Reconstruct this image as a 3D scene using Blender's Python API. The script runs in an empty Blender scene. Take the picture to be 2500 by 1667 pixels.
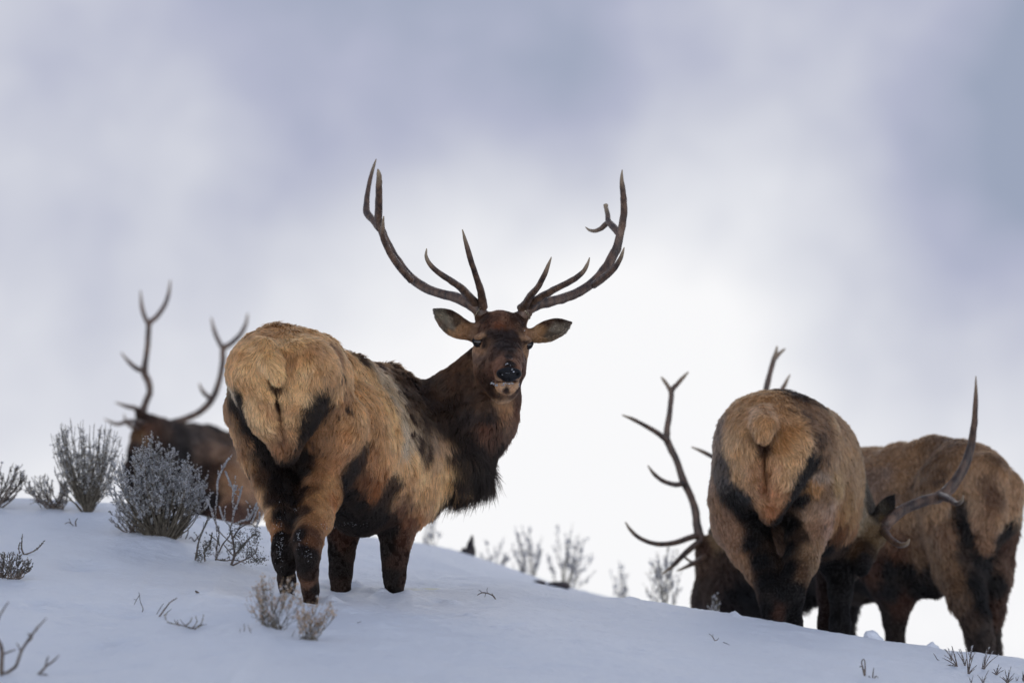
import bpy, math, random, os
import numpy as np
from mathutils import Vector
from mathutils.bvhtree import BVHTree

DEV = float(os.environ.get('ELK_HAIR', '1'))      # fur density factor (1 = full)
rng = np.random.default_rng(7)
random.seed(7)
sc = bpy.context.scene
COL = sc.collection

# ------------------------------------------------------------------ camera
F = 15000.0                       # focal length in photo pixels (photo 2500 x 1667)
PITCH = math.radians(6.0)
cam_d = bpy.data.cameras.new('camera')
cam_d.sensor_width = 36.0
cam_d.lens = F / 2500.0 * 36.0
cam_d.clip_start = 0.5
cam_d.clip_end = 5000
cam_d.dof.use_dof = True
cam_d.dof.focus_distance = 30.5
cam_d.dof.aperture_fstop = 2.1
cam = bpy.data.objects.new('camera', cam_d)
COL.objects.link(cam)
cam.location = (0, 0, 0)
cam.rotation_euler = (math.pi / 2 + PITCH, 0, 0)
sc.camera = cam
CP, SP = math.cos(PITCH), math.sin(PITCH)

def ray(px, py):
    a = (px - 1250.0) / F
    b = -(py - 833.5) / F
    return np.array([a, CP - b * SP, SP + b * CP])

def P(px, py, y):
    d = ray(px, py)
    return d * (y / d[1])

def R(rpx, y):
    return rpx * y / F

# ------------------------------------------------------------------ world
SUN_AZ = math.radians(4.0)        # to the right of straight ahead
SUN_EL = math.radians(16.0)
w = bpy.data.worlds.new('World')
sc.world = w
w.use_nodes = True
nt = w.node_tree
for n in list(nt.nodes):
    nt.nodes.remove(n)
NN = nt.nodes.new
LK = nt.links.new
out = NN('ShaderNodeOutputWorld')
bg = NN('ShaderNodeBackground')
bg.inputs['Strength'].default_value = 0.1
LK(bg.outputs[0], out.inputs[0])
tc = NN('ShaderNodeTexCoord')
VEC = tc.outputs['Generated']
sky = NN('ShaderNodeTexSky')
sky.sky_type = 'NISHITA'
sky.sun_disc = False
sky.sun_elevation = SUN_EL
sky.sun_rotation = SUN_AZ
sky.air_density = 1.0
sky.dust_density = 1.0

def vmath(op, a, b=None):
    n = NN('ShaderNodeVectorMath'); n.operation = op
    for i, v in enumerate((a, b)):
        if v is None: continue
        if isinstance(v, (tuple, list)): n.inputs[i].default_value = v
        else: LK(v, n.inputs[i])
    return n
def fmath(op, a, b=None, clamp=False, c=None):
    n = NN('ShaderNodeMath'); n.operation = op; n.use_clamp = clamp
    for i, v in enumerate((a, b, c)):
        if v is None: continue
        if isinstance(v, (int, float)): n.inputs[i].default_value = v
        else: LK(v, n.inputs[i])
    return n.outputs[0]
def wnoise(scale, detail, rough, dist, off):
    a = vmath('ADD', VEC, off)
    n = NN('ShaderNodeTexNoise')
    n.inputs['Scale'].default_value = scale
    n.inputs['Detail'].default_value = detail
    n.inputs['Roughness'].default_value = rough
    n.inputs['Distortion'].default_value = dist
    LK(a.outputs[0], n.inputs['Vector'])
    return n.outputs['Fac']
# slow warp so that cloud banks have soft irregular rims
wn = NN('ShaderNodeTexNoise'); wn.inputs['Scale'].default_value = 22; wn.inputs['Detail'].default_value = 2
LK(VEC, wn.inputs['Vector'])
wv = vmath('SUBTRACT', wn.outputs['Color'], (0.5, 0.5, 0.5))
wv2 = vmath('SCALE', wv.outputs[0]); wv2.inputs['Scale'].default_value = 0.05
WV = vmath('ADD', VEC, wv2.outputs[0]).outputs[0]
def bank(px, py, rpx, amp):
    """one soft cloud bank: a spherical bump around a direction"""
    d = ray(px, py); d = d / np.linalg.norm(d)
    s = vmath('DISTANCE', WV, tuple(d)).outputs['Value']
    q = fmath('DIVIDE', s, rpx / F)
    e = fmath('EXPONENT', fmath('MULTIPLY', fmath('MULTIPLY', q, q), -1.0))
    return fmath('MULTIPLY', e, amp)
# cloud thickness: 0 = thin and white, 1 = thick blue grey
terms = [
    bank(980, 80, 450, 0.15), bank(1330, 220, 330, 0.20), bank(330, 60, 330, 0.03), bank(450, 250, 240, -0.13),
    bank(2560, 300, 320, 0.62), bank(2720, 720, 350, 0.20), bank(640, 520, 240, 0.13), bank(2000, 380, 380, 0.08),
    bank(1600, 820, 380, -0.38), bank(1500, 1200, 600, -0.10), bank(1150, 620, 260, -0.05), bank(1250, 1330, 600, -0.12), bank(100, 800, 330, 0.12),
    bank(2450, 1050, 380, 0.16), bank(1850, 60, 350, -0.10), bank(0, -50, 300, -0.22), bank(850, 900, 400, -0.12)]
acc = terms[0]
for t in terms[1:]:
    acc = fmath('ADD', acc, t)
n1 = fmath('SUBTRACT', wnoise(16, 3, 0.5, 0.3, (3.1, 1.7, 0.4)), 0.5)
n2 = fmath('SUBTRACT', wnoise(52, 3, 0.5, 0.3, (0.1, 0.7, 5.4)), 0.5)
sep = NN('ShaderNodeSeparateXYZ'); LK(VEC, sep.inputs[0])
elev = sep.outputs['Z']
grad = fmath('MULTIPLY', fmath('SUBTRACT', elev, 0.065), 6.8)      # greyer towards the zenith
grad = fmath('MAXIMUM', fmath('MINIMUM', grad, 1.0), 0.0)
th = fmath('ADD', acc, 0.055)
th = fmath('ADD', th, fmath('MULTIPLY', n1, 0.38))
th = fmath('ADD', th, fmath('MULTIPLY', n2, 0.38))
n3 = fmath('SUBTRACT', wnoise(120, 4, 0.55, 0.5, (2.1, 4.7, 1.4)), 0.5)
th = fmath('ADD', th, fmath('MULTIPLY', n3, 0.14))
th = fmath('ADD', th, grad)
ramp = NN('ShaderNodeValToRGB')
LK(th, ramp.inputs[0])
cr = ramp.color_ramp
cr.interpolation = 'LINEAR'
S = 10.0
def stop(i, pos, c):
    e = cr.elements[i] if i < len(cr.elements) else cr.elements.new(pos)
    e.position = pos
    e.color = (c[0] , c[1] , c[2] , 1)
stop(0, 0.0, (0.95, 0.95, 0.965))
stop(1, 1.0, (0.31, 0.36, 0.485))
stop(2, 0.25, (0.76, 0.775, 0.83))
stop(3, 0.50, (0.60, 0.62, 0.71))
stop(4, 0.75, (0.43, 0.455, 0.595))
sc10 = vmath('SCALE', ramp.outputs[0]); sc10.inputs['Scale'].default_value = S
# clear sky showing faintly through
mix = NN('ShaderNodeMix'); mix.data_type = 'RGBA'
mix.inputs[0].default_value = 0.04
skd = vmath('MINIMUM', sky.outputs[0], (9.0, 9.0, 9.0))
LK(sc10.outputs[0], mix.inputs[6]); LK(skd.outputs[0], mix.inputs[7])
# unseen low sky behind the camera, brightened to light the elk's near sides
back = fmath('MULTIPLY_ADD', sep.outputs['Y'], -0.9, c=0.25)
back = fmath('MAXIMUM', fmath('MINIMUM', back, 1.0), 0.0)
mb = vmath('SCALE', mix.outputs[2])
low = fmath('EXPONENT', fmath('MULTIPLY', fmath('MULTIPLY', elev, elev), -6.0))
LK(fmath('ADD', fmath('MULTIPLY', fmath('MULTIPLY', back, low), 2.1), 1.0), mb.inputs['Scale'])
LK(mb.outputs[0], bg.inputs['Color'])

sun_d = bpy.data.lights.new('sun', 'SUN')
sun_d.energy = 0.55
sun_d.angle = math.radians(30)
sun_d.color = (1.0, 0.95, 0.88)
sun = bpy.data.objects.new('sun', sun_d)
COL.objects.link(sun)
sdir = Vector((math.sin(SUN_AZ) * math.cos(SUN_EL), math.cos(SUN_AZ) * math.cos(SUN_EL), math.sin(SUN_EL)))
sun.rotation_euler = sdir.to_track_quat('Z', 'Y').to_euler()
sun.location = (8, 60, 30)

sc.view_settings.view_transform = 'Standard'
sc.view_settings.look = 'None'
sc.view_settings.exposure = 0.0
sc.view_settings.gamma = 1.0
sc.render.engine = 'CYCLES'
sc.cycles.max_bounces = 8
sc.cycles.use_denoising = True
sc.cycles_curves.shape = 'RIBBONS'
sc.cycles_curves.subdivisions = 2

# ------------------------------------------------------------------ numeric helpers
def srgb(r, g, b):
    c = np.array([r, g, b], float) / 255.0
    return np.where(c <= 0.04045, c / 12.92, ((c + 0.055) / 1.055) ** 2.4)

def hash3(i, j, k, s):
    h = (i * 374761393 + j * 668265263 + k * 2147483647 + s * 1274126177) & 0xffffffff
    h = ((h ^ (h >> 13)) * 1274126177) & 0xffffffff
    h = ((h ^ (h >> 16)) * 2246822519) & 0xffffffff
    return ((h ^ (h >> 15)) & 0xffffff) / float(0xffffff)

def noise(p, freq, seed=0):
    """value noise in -1..1, p: (N,3)"""
    q = np.asarray(p, float) * freq + 1000.0
    i = np.floor(q).astype(np.int64)
    f = q - i
    f = f * f * (3 - 2 * f)
    r = 0
    for dx in (0, 1):
        wx = f[:, 0] if dx else 1 - f[:, 0]
        for dy in (0, 1):
            wy = f[:, 1] if dy else 1 - f[:, 1]
            for dz in (0, 1):
                wz = f[:, 2] if dz else 1 - f[:, 2]
                r = r + wx * wy * wz * hash3(i[:, 0] + dx, i[:, 1] + dy, i[:, 2] + dz, seed)
    return r * 2 - 1

def fbm(p, freq, seed=0, oct=3):
    a, s, t = 1.0, 0.0, 0.0
    for o in range(oct):
        s = s + a * noise(p, freq * 2 ** o, seed + o * 17)
        t += a; a *= 0.5
    return s / t

def norm(v):
    return v / (np.linalg.norm(v, axis=-1, keepdims=True) + 1e-12)

def setp(o, **kw):
    for k, v in kw.items():
        if v is not None:
            o[k] = v

def mesh_obj(name, verts, faces, mat, parent=None, smooth=True, loc=(0, 0, 0)):
    me = bpy.data.meshes.new(name)
    verts = np.asarray(verts, np.float32) - np.asarray(loc, np.float32)
    faces = np.asarray(faces)
    me.vertices.add(len(verts)); me.vertices.foreach_set('co', verts.ravel())
    nf, k = faces.shape
    me.loops.add(nf * k); me.loops.foreach_set('vertex_index', faces.ravel().astype(np.int32))
    me.polygons.add(nf)
    me.polygons.foreach_set('loop_start', np.arange(0, nf * k, k, dtype=np.int32))
    me.polygons.foreach_set('loop_total', np.full(nf, k, dtype=np.int32))
    me.update(calc_edges=True)
    me.validate()
    if smooth:
        me.polygons.foreach_set('use_smooth', np.ones(len(me.polygons), bool))
    me.materials.append(mat)
    o = bpy.data.objects.new(name, me)
    COL.objects.link(o)
    if parent is not None:
        o.parent = parent
    else:
        o.location = loc
    return o

def empty(name, loc, label, cat, group=None):
    o = bpy.data.objects.new(name, None)
    o.empty_display_size = 0.2
    COL.objects.link(o)
    o.location = tuple(float(v) for v in loc)
    setp(o, label=label, category=cat, group=group)
    return o

# ------------------------------------------------------------------ materials
def mat_new(name):
    m = bpy.data.materials.new(name); m.use_nodes = True
    b = m.node_tree.nodes['Principled BSDF']
    return m, m.node_tree, b

def mat_noise(name, c1, c2, scale=20, rough=0.7, bump=0.2, bscale=60, detail=4, spec=0.3, stretch=(1, 1, 1)):
    m, t, b = mat_new(name)
    tc = t.nodes.new('ShaderNodeTexCoord'); mp = t.nodes.new('ShaderNodeMapping')
    mp.inputs['Scale'].default_value = stretch
    t.links.new(tc.outputs['Object'], mp.inputs[0])
    n = t.nodes.new('ShaderNodeTexNoise'); n.inputs['Scale'].default_value = scale; n.inputs['Detail'].default_value = detail
    t.links.new(mp.outputs[0], n.inputs['Vector'])
    r = t.nodes.new('ShaderNodeValToRGB')
    r.color_ramp.elements[0].position = 0.35; r.color_ramp.elements[1].position = 0.65
    r.color_ramp.elements[0].color = (*c1, 1); r.color_ramp.elements[1].color = (*c2, 1)
    t.links.new(n.outputs['Fac'], r.inputs[0]); t.links.new(r.outputs[0], b.inputs['Base Color'])
    b.inputs['Roughness'].default_value = rough
    b.inputs['Specular IOR Level'].default_value = spec
    if bump:
        n2 = t.nodes.new('ShaderNodeTexNoise'); n2.inputs['Scale'].default_value = bscale; n2.inputs['Detail'].default_value = 5
        t.links.new(mp.outputs[0], n2.inputs['Vector'])
        bp = t.nodes.new('ShaderNodeBump'); bp.inputs['Strength'].default_value = bump; bp.inputs['Distance'].default_value = 0.01
        t.links.new(n2.outputs['Fac'], bp.inputs['Height']); t.links.new(bp.outputs[0], b.inputs['Normal'])
    return m

def mat_skin():
    m, t, b = mat_new('elk_skin')
    a = t.nodes.new('ShaderNodeAttribute'); a.attribute_name = 'coat'
    t.links.new(a.outputs['Color'], b.inputs['Base Color'])
    b.inputs['Roughness'].default_value = 0.9
    b.inputs['Specular IOR Level'].default_value = 0.1
    return m

def mat_fur():
    m, t, b = mat_new('elk_fur')
    a = t.nodes.new('ShaderNodeAttribute'); a.attribute_name = 'coat'
    h = t.nodes.new('ShaderNodeBsdfHairPrincipled')
    h.parametrization = 'COLOR'
    h.inputs['Roughness'].default_value = 0.45
    h.inputs['Radial Roughness'].default_value = 0.75
    h.inputs['Random Roughness'].default_value = 0.2
    t.links.new(a.outputs['Color'], h.inputs['Color'])
    d = t.nodes.new('ShaderNodeBsdfDiffuse')
    t.links.new(a.outputs['Color'], d.inputs['Color'])
    mx = t.nodes.new('ShaderNodeMixShader'); mx.inputs[0].default_value = 0.45
    t.links.new(h.outputs[0], mx.inputs[1]); t.links.new(d.outputs[0], mx.inputs[2])
    o = [n for n in t.nodes if n.type == 'OUTPUT_MATERIAL'][0]
    t.links.new(mx.outputs[0], o.inputs['Surface'])
    t.nodes.remove(b)
    return m

SKIN = mat_skin(); FUR = mat_fur()
ANT = mat_noise('antler_bone', srgb(50, 37, 30), srgb(104, 80, 63), scale=28, rough=0.42, bump=0.9, bscale=70, spec=0.5, stretch=(1, 1, 0.35))
_t = ANT.node_tree; _b = _t.nodes['Principled BSDF']
_a = _t.nodes.new('ShaderNodeAttribute'); _a.attribute_name = 'tip'
_m = _t.nodes.new('ShaderNodeMix'); _m.data_type = 'RGBA'
_src = _b.inputs['Base Color'].links[0].from_socket
_t.links.new(_a.outputs['Fac'], _m.inputs[0]); _t.links.new(_src, _m.inputs[6]); _m.inputs[7].default_value = (*srgb(150, 132, 108), 1)
_t.links.new(_m.outputs[2], _b.inputs['Base Color'])
ANT_TIP = mat_noise('antler_pearl', srgb(150, 130, 100), srgb(190, 175, 150), scale=90, rough=0.6, bump=0.5)
EYE, _t, _b = mat_new('eye_gloss'); _b.inputs['Base Color'].default_value = (0.012, 0.008, 0.006, 1); _b.inputs['Roughness'].default_value = 0.06
NOSE = mat_noise('nose_leather', (0.004, 0.004, 0.005), (0.011, 0.011, 0.013), scale=200, rough=0.5, bump=0.5, bscale=260, spec=0.2)

# ------------------------------------------------------------------ implicit surfaces
def cone_sdf(p, a, b, r1, r2):
    ba = b - a; l2 = float(ba @ ba) + 1e-12
    pa = p - a
    h = np.clip((pa @ ba) / l2, 0, 1)
    d = np.linalg.norm(pa - h[..., None] * ba, axis=-1)
    return d - (r1 + (r2 - r1) * h)

def ell_sdf(p, c, M, r):
    q = (p - c) @ M.T
    k0 = np.linalg.norm(q / r, axis=-1)
    k1 = np.linalg.norm(q / (r * r), axis=-1) + 1e-9
    return k0 * (k0 - 1.0) / k1

def basis(u, n=None):
    u = norm(np.asarray(u, float))
    if n is None: n = np.array([0, 0, 1.0]) if abs(u[2]) < 0.9 else np.array([0, 1.0, 0])
    v = norm(np.cross(n, u)); w_ = np.cross(u, v)
    return np.array([u, v, w_])

class Shape:
    rs = 1.0
    def __init__(self): self.p = []
    def cone(self, pts, k=0.05):
        """pts: list of (px,py,y,rpx)"""
        for q, s in zip(pts[:-1], pts[1:]):
            a, b = P(*q[:3]), P(*s[:3])
            r1, r2 = R(q[3], q[2]), R(s[3], s[2])
            self.p.append(('c', (a, b, r1, r2), k, 1))
        return self
    def ell(self, c, r, yaw=0, pitch=0, roll=0, k=0.05, sign=1):
        """c: (px,py,y); r: radii in metres (across, along view, up); angles in degrees"""
        y_, p_, r_ = (math.radians(t) for t in (yaw, pitch, roll))
        Rz = np.array([[math.cos(y_), -math.sin(y_), 0], [math.sin(y_), math.cos(y_), 0], [0, 0, 1]])
        Rx = np.array([[1, 0, 0], [0, math.cos(p_), -math.sin(p_)], [0, math.sin(p_), math.cos(p_)]])
        Ry = np.array([[math.cos(r_), 0, math.sin(r_)], [0, 1, 0], [-math.sin(r_), 0, math.cos(r_)]])
        M = (Rz @ Rx @ Ry).T
        self.p.append(('e', (P(*c), M, np.array(r, float) * self.rs), k, sign))
        return self
    def ellv(self, c, M, r, k=0.05, sign=1):
        self.p.append(('e', (np.asarray(c, float), M, np.array(r, float)), k, sign))
        return self
    def bounds(self):
        lo, hi = np.full(3, 1e9), np.full(3, -1e9)
        for t, a, k, s in self.p:
            if s < 0: continue
            l, h = self.pb(t, a)
            lo = np.minimum(lo, l); hi = np.maximum(hi, h)
        return lo, hi
    @staticmethod
    def pb(t, a):
        if t == 'c':
            r = max(a[2], a[3])
            return np.minimum(a[0], a[1]) - r, np.maximum(a[0], a[1]) + r
        c, M, r = a
        e = np.sqrt(((M.T * r) ** 2).sum(1))
        return c - e, c + e
    def mesh(self, h, fine=None, hf=0.005, smooth=2):
        lo, hi = self.bounds(); lo = lo - 3 * h; hi = hi + 3 * h
        ax = []
        for i in range(3):
            if fine is None:
                ax.append(np.arange(lo[i], hi[i] + h, h)); continue
            a, b = fine[0][i], fine[1][i]
            v = [lo[i]]
            while v[-1] < hi[i]:
                x = v[-1]
                dist = max(a - x, x - b, 0.0)
                v.append(x + min(h, hf + dist * 0.12))
            ax.append(np.array(v))
        D = np.full((len(ax[0]), len(ax[1]), len(ax[2])), 5.0, np.float32)
        for t, a, k, s in self.p:
            l, u = self.pb(t, a)
            m = k * 1.1 + 2.5 * h
            sl = []
            for i in range(3):
                i0 = max(0, np.searchsorted(ax[i], l[i] - m) - 1); i1 = min(len(ax[i]), np.searchsorted(ax[i], u[i] + m) + 1)
                sl.append(slice(i0, i1))
            G = np.stack(np.meshgrid(ax[0][sl[0]], ax[1][sl[1]], ax[2][sl[2]], indexing='ij'), -1)
            d = cone_sdf(G, *a) if t == 'c' else ell_sdf(G, *a)
            cur = D[tuple(sl)]
            if s > 0:
                hh = np.clip(0.5 + 0.5 * (cur - d) / k, 0, 1)
                D[tuple(sl)] = cur * (1 - hh) + d * hh - k * hh * (1 - hh)
            else:
                d = -d
                hh = np.clip(0.5 - 0.5 * (cur - d) / k, 0, 1)
                D[tuple(sl)] = cur * (1 - hh) + d * hh + k * hh * (1 - hh)
        return surface_nets(D, ax, smooth)

def surface_nets(D, ax, smooth=1):
    ins = D < 0
    nx, ny, nz = D.shape
    cnt = np.zeros((nx - 1, ny - 1, nz - 1), np.int8)
    for dx in (0, 1):
        for dy in (0, 1):
            for dz in (0, 1):
                cnt += ins[dx:nx - 1 + dx, dy:ny - 1 + dy, dz:nz - 1 + dz]
    act = (cnt > 0) & (cnt < 8)
    ci = np.argwhere(act)
    idx = np.full(act.shape, -1, np.int64); idx[act] = np.arange(len(ci))
    pos = np.zeros((len(ci), 3)); n = np.zeros(len(ci))
    corners = [(a, b, c) for a in (0, 1) for b in (0, 1) for c in (0, 1)]
    def C(off):
        i = ci + np.array(off)
        return D[i[:, 0], i[:, 1], i[:, 2]], np.stack([ax[q][i[:, q]] for q in range(3)], 1)
    for c in corners:
        for q in range(3):
            if c[q] == 0:
                e = list(c); e[q] = 1
                d0, p0 = C(c); d1, p1 = C(e)
                m = (d0 < 0) != (d1 < 0)
                t = np.where(m, d0 / np.where(m, d0 - d1, 1), 0)
                pos += np.where(m[:, None], p0 + t[:, None] * (p1 - p0), 0); n += m
    pos /= n[:, None]
    quads = []
    for q in range(3):
        a, b = (q + 1) % 3, (q + 2) % 3
        s0 = [slice(None)] * 3; s1 = [slice(None)] * 3
        s0[q] = slice(0, -1); s1[q] = slice(1, None)
        ch = ins[tuple(s0)] != ins[tuple(s1)]
        e = np.argwhere(ch)
        e = e[(e[:, a] > 0) & (e[:, b] > 0) & (e[:, a] < D.shape[a] - 1) & (e[:, b] < D.shape[b] - 1)]
        va = np.zeros(3, int); va[a] = 1; vb = np.zeros(3, int); vb[b] = 1
        g = lambda x: idx[x[:, 0], x[:, 1], x[:, 2]]
        Q = np.stack([g(e - va - vb), g(e - vb), g(e), g(e - va)], 1)
        inside0 = ins[e[:, 0], e[:, 1], e[:, 2]]
        Q[~inside0] = Q[~inside0][:, ::-1]
        quads.append(Q)
    Q = np.concatenate(quads)
    Q = Q[(Q >= 0).all(1)]
    for _ in range(smooth):
        s = np.zeros_like(pos); c = np.zeros(len(pos))
        for i in range(4):
            u, v = Q[:, i], Q[:, (i + 1) % 4]
            for k in range(3):
                s[:, k] += np.bincount(u, pos[v, k], len(pos)) + np.bincount(v, pos[u, k], len(pos))
            c += np.bincount(u, minlength=len(pos)) + np.bincount(v, minlength=len(pos))
        pos = pos * 0.5 + 0.5 * s / np.maximum(c, 1)[:, None]
    return pos, Q

def vert_normals(V, Q):
    fn = np.cross(V[Q[:, 2]] - V[Q[:, 0]], V[Q[:, 3]] - V[Q[:, 1]])
    N = np.zeros_like(V)
    for i in range(4):
        for k in range(3):
            N[:, k] += np.bincount(Q[:, i], fn[:, k], len(V))
    return norm(N)

# ------------------------------------------------------------------ tubes
def catmull(pts, n):
    pts = np.asarray(pts, float)
    p = np.vstack([2 * pts[0] - pts[1], pts, 2 * pts[-1] - pts[-2]])
    o = []
    for i in range(1, len(p) - 2):
        for t in np.linspace(0, 1, n, endpoint=False):
            o.append(0.5 * ((2 * p[i]) + (-p[i - 1] + p[i + 1]) * t + (2 * p[i - 1] - 5 * p[i] + 4 * p[i + 1] - p[i + 2]) * t * t
                            + (-p[i - 1] + 3 * p[i] - 3 * p[i + 1] + p[i + 2]) * t ** 3))
    o.append(p[-2])
    return np.array(o)

class Tubes:
    """collects swept tubes, all quads"""
    def __init__(self): self.v = []; self.f = []; self.n = 0
    def add(self, pts, rad, sides=8, lump=0.0, seed=0):
        pts = np.asarray(pts, float); rad = np.asarray(rad, float)
        T = norm(np.gradient(pts, axis=0))
        up = np.array([0.3, 1, 0.2]); up = norm(np.cross(T[0], up))
        rings = []
        ang = np.arange(sides) * 2 * math.pi / sides
        for i in range(len(pts)):
            up = norm(up - T[i] * (up @ T[i]))
            bi = np.cross(T[i], up)
            r = rad[i]
            if lump:
                rr = r * (1 + lump * noise(np.stack([np.cos(ang) * 1.5 + seed, np.sin(ang) * 1.5, np.full(sides, i * 0.22)], 1), 1.3, seed))
            else: rr = np.full(sides, r)
            rings.append(pts[i] + (np.cos(ang)[:, None] * up + np.sin(ang)[:, None] * bi) * rr[:, None])
        V = np.concatenate(rings); m = len(pts)
        i = np.arange(m - 1)[:, None] * sides; j = np.arange(sides)[None]
        j2 = (j + 1) % sides
        Fq = np.stack([i + j, i + j2, i + sides + j2, i + sides + j], -1).reshape(-1, 4)
        self.v.append(V); self.f.append(Fq + self.n); self.n += len(V)
    def bits(self, C, D, ln, wd):
        """little pointed buds: C centres, D axes"""
        C = np.asarray(C); D = norm(np.asarray(D)); n = len(C)
        if n == 0: return
        up = norm(np.cross(D, rng.normal(size=(n, 3)))); bi = np.cross(D, up)
        ln = np.broadcast_to(ln, n)[:, None]; wd = np.broadcast_to(wd, n)[:, None]
        a = C; b = C + D * ln
        m = C + D * ln * 0.5
        V = np.stack([a, m + up * wd, m - up * wd, m + bi * wd, m - bi * wd, b], 1).reshape(-1, 3)
        o = np.arange(n)[:, None] * 6 + self.n
        f = np.array([[0, 1, 5, 3], [0, 3, 5, 2], [0, 2, 5, 4], [0, 4, 5, 1]])
        Fq = (o[:, None, :] + f[None]).reshape(-1, 4)
        self.v.append(V); self.f.append(Fq); self.n += len(V)
    def obj(self, name, mat, parent=None, loc=(0, 0, 0), smooth=True):
        return mesh_obj(name, np.concatenate(self.v), np.concatenate(self.f), mat, parent, smooth, loc)

# ------------------------------------------------------------------ terrain
def crest(xs, tab):
    X = np.array([(a - 1250) / F * c for a, b, c in tab])
    Z = np.array([P(a, b, c)[2] for a, b, c in tab])
    Y = np.array([c for a, b, c in tab])
    zc = np.interp(xs, X, Z)
    lo = xs < X[0]; hi = xs > X[-1]
    sl0 = (Z[1] - Z[0]) / (X[1] - X[0]); sl1 = (Z[-1] - Z[-2]) / (X[-1] - X[-2])
    zc = np.where(lo, Z[0] + sl0 * 25 * np.tanh((xs - X[0]) / 25), zc)
    zc = np.where(hi, Z[-1] + sl1 * 25 * np.tanh((xs - X[-1]) / 25), zc)
    return zc, np.interp(xs, X, Y)
FAR_T = [(-900, 1190, 34.6), (0, 1224, 34.6), (240, 1246, 34.7), (460, 1268, 34.9), (640, 1286, 36.0), (850, 1312, 38.8), (1009, 1335, 39), (1100, 1352, 39.1),
         (1200, 1388, 39.3), (1330, 1430, 39.5), (1500, 1470, 39.5), (2000, 1590, 39.5), (2500, 1690, 39.5)]
NEAR_T = [(-900, 1450, 33.6), (0, 1440, 33.6), (400, 1410, 33.6), (700, 1378, 33.6), (989, 1393, 33.4), (1300, 1431, 33.1), (1550, 1467, 32.6), (1843, 1507, 32.2), (2000, 1533, 32.1),
          (2150, 1560, 32.1), (2500, 1612, 32.1), (3000, 1690, 32.1)]
def prof(t, s1, s2, wd):
    a = (s1 + s2) / 2; b = (s1 - s2) / 2
    return -(a * np.sqrt(t * t + wd * wd) - b * t - a * wd)
PITS = [(330, 1495, .22, .05), (185, 1505, .16, .05), (180, 1375, .12, .05), (470, 1525, .12, .04), (905, 1440, .07, .03),
        (1075, 1452, .06, .03), (720, 1425, .10, .02), (230, 1600, .22, .03)]
MOUNDS = [(905, 1433, .035, .022), (885, 1441, .03, .018), (1100, 1462, .04, .02), (300, 1275, .2, .04), (1795, 1506, .03, .03), (1845, 1508, .025, .03), (1840, 1502, .03, .035),
          (2140, 1553, .03, .03), (490, 1512, .14, .03), (640, 1370, .3, .02), (420, 1325, .4, .03), (1540, 1464, .05, .02)]
_spots = None
def base_ground(x, y):
    zf, yf = crest(x, FAR_T)
    zn, yn = crest(x, NEAR_T)
    f = zf + prof(y - yf, np.interp(x, [-2.6, -1.8, -1.46, -1.1, -.6], [.170, .154, .133, .114, .118]), .10, .5)
    n = zn + prof(y - yn, .122, .09, .35)
    k = 0.06
    h = np.clip(.5 + .5 * (n - f) / k, 0, 1)
    z = f * (1 - h) + n * h + k * h * (1 - h)
    # behind the hill the land levels out
    z = np.where(y > 44, np.maximum(z, -0.5 + 0.0 * y), z)
    z = np.where(y < 6, np.maximum(z, z), z)
    return z
def ground(x, y):
    x = np.atleast_1d(np.asarray(x, float)); y = np.atleast_1d(np.asarray(y, float))
    z = base_ground(x, y)
    p = np.stack([x, y, 0 * x], -1)
    near = np.exp(-((y - 32) / 14.0) ** 4)
    z = z + near * (0.030 * noise(p * [1, .6, 1], 0.9, 3) + 0.017 * noise(p, 2.3, 5) + 0.006 * noise(p, 7, 8) + 0.0028 * noise(p * [1, 1.6, 1], 24, 9))
    if _spots is not None:
        for cx, cy, r, a in _spots:
            d2 = ((x - cx) ** 2 + ((y - cy) / 1.7) ** 2) / (r * r)
            m = d2 < 9
            z[m] = z[m] + a * np.exp(-d2[m])
    return z
def gz(x, y): return float(ground(x, y)[0])
def G(px, py, ymin=22.0, ymax=41.0):
    """where the line of sight through a photo pixel first meets the snow"""
    ys = np.linspace(ymin, ymax, 1500)
    d = ray(px, py)
    X = d[0] / d[1] * ys; Z = d[2] / d[1] * ys
    hit = np.nonzero(ground(X, ys) >= Z)[0]
    y = ys[hit[0]] if len(hit) else ymax
    return np.array([d[0] / d[1] * y, y, gz(d[0] / d[1] * y, y)])
sp = []
for px, py, r, a in PITS:
    g = G(px, py); sp.append((g[0], g[1], r, -a))
for px, py, r, a in MOUNDS:
    g = G(px, py); sp.append((g[0], g[1], r, a))
for px, py, r, a in ((840, 1478, .07, .03), (1010, 1500, .07, .025), (1130, 1490, .06, .02), (560, 1470, .08, .03), (610, 1452, .07, .025), (470, 1440, .07, .02), (1240, 1530, .06, .02), (1400, 1560, .06, .02), (900, 1520, .08, .02), (300, 1560, .10, .03), (520, 1600, .12, .025), (90, 1470, .10, .03), (1650, 1545, .05, .015)):
    g = G(px, py); sp.append((g[0], g[1], r * .7, -a)); sp.append((g[0] + r * .5, g[1] - r * 2.2, r * .55, a * .7)); sp.append((g[0] - r * .9, g[1] - r * 1.0, r * .35, a * .5))
# churned snow round the hooves
for px, py, y in ((757, 1464, 30.0), (702, 1458, 30.15), (962, 1457, 31.1), (833, 1440, 31.5)):
    q = P(px, py, y)
    for i in range(9):
        a = random.uniform(0, 6.28); r_ = random.uniform(.022, .05); sp.append((q[0] + .11 * math.cos(a), q[1] + .16 * math.sin(a), r_, r_ * random.uniform(.25, .55)))
    sp.append((q[0] + .02, q[1] - .05, .07, -.015))
q = P(860, 1445, 30.7); sp.append((q[0], q[1], .9, -.028))
_spots = sp
# snow lumps standing on the ridge
LUMPS = [(2275, 1590, .035, .085), (2128, 1556, .05, .03), (1546, 1468, .06, .03)]

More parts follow.
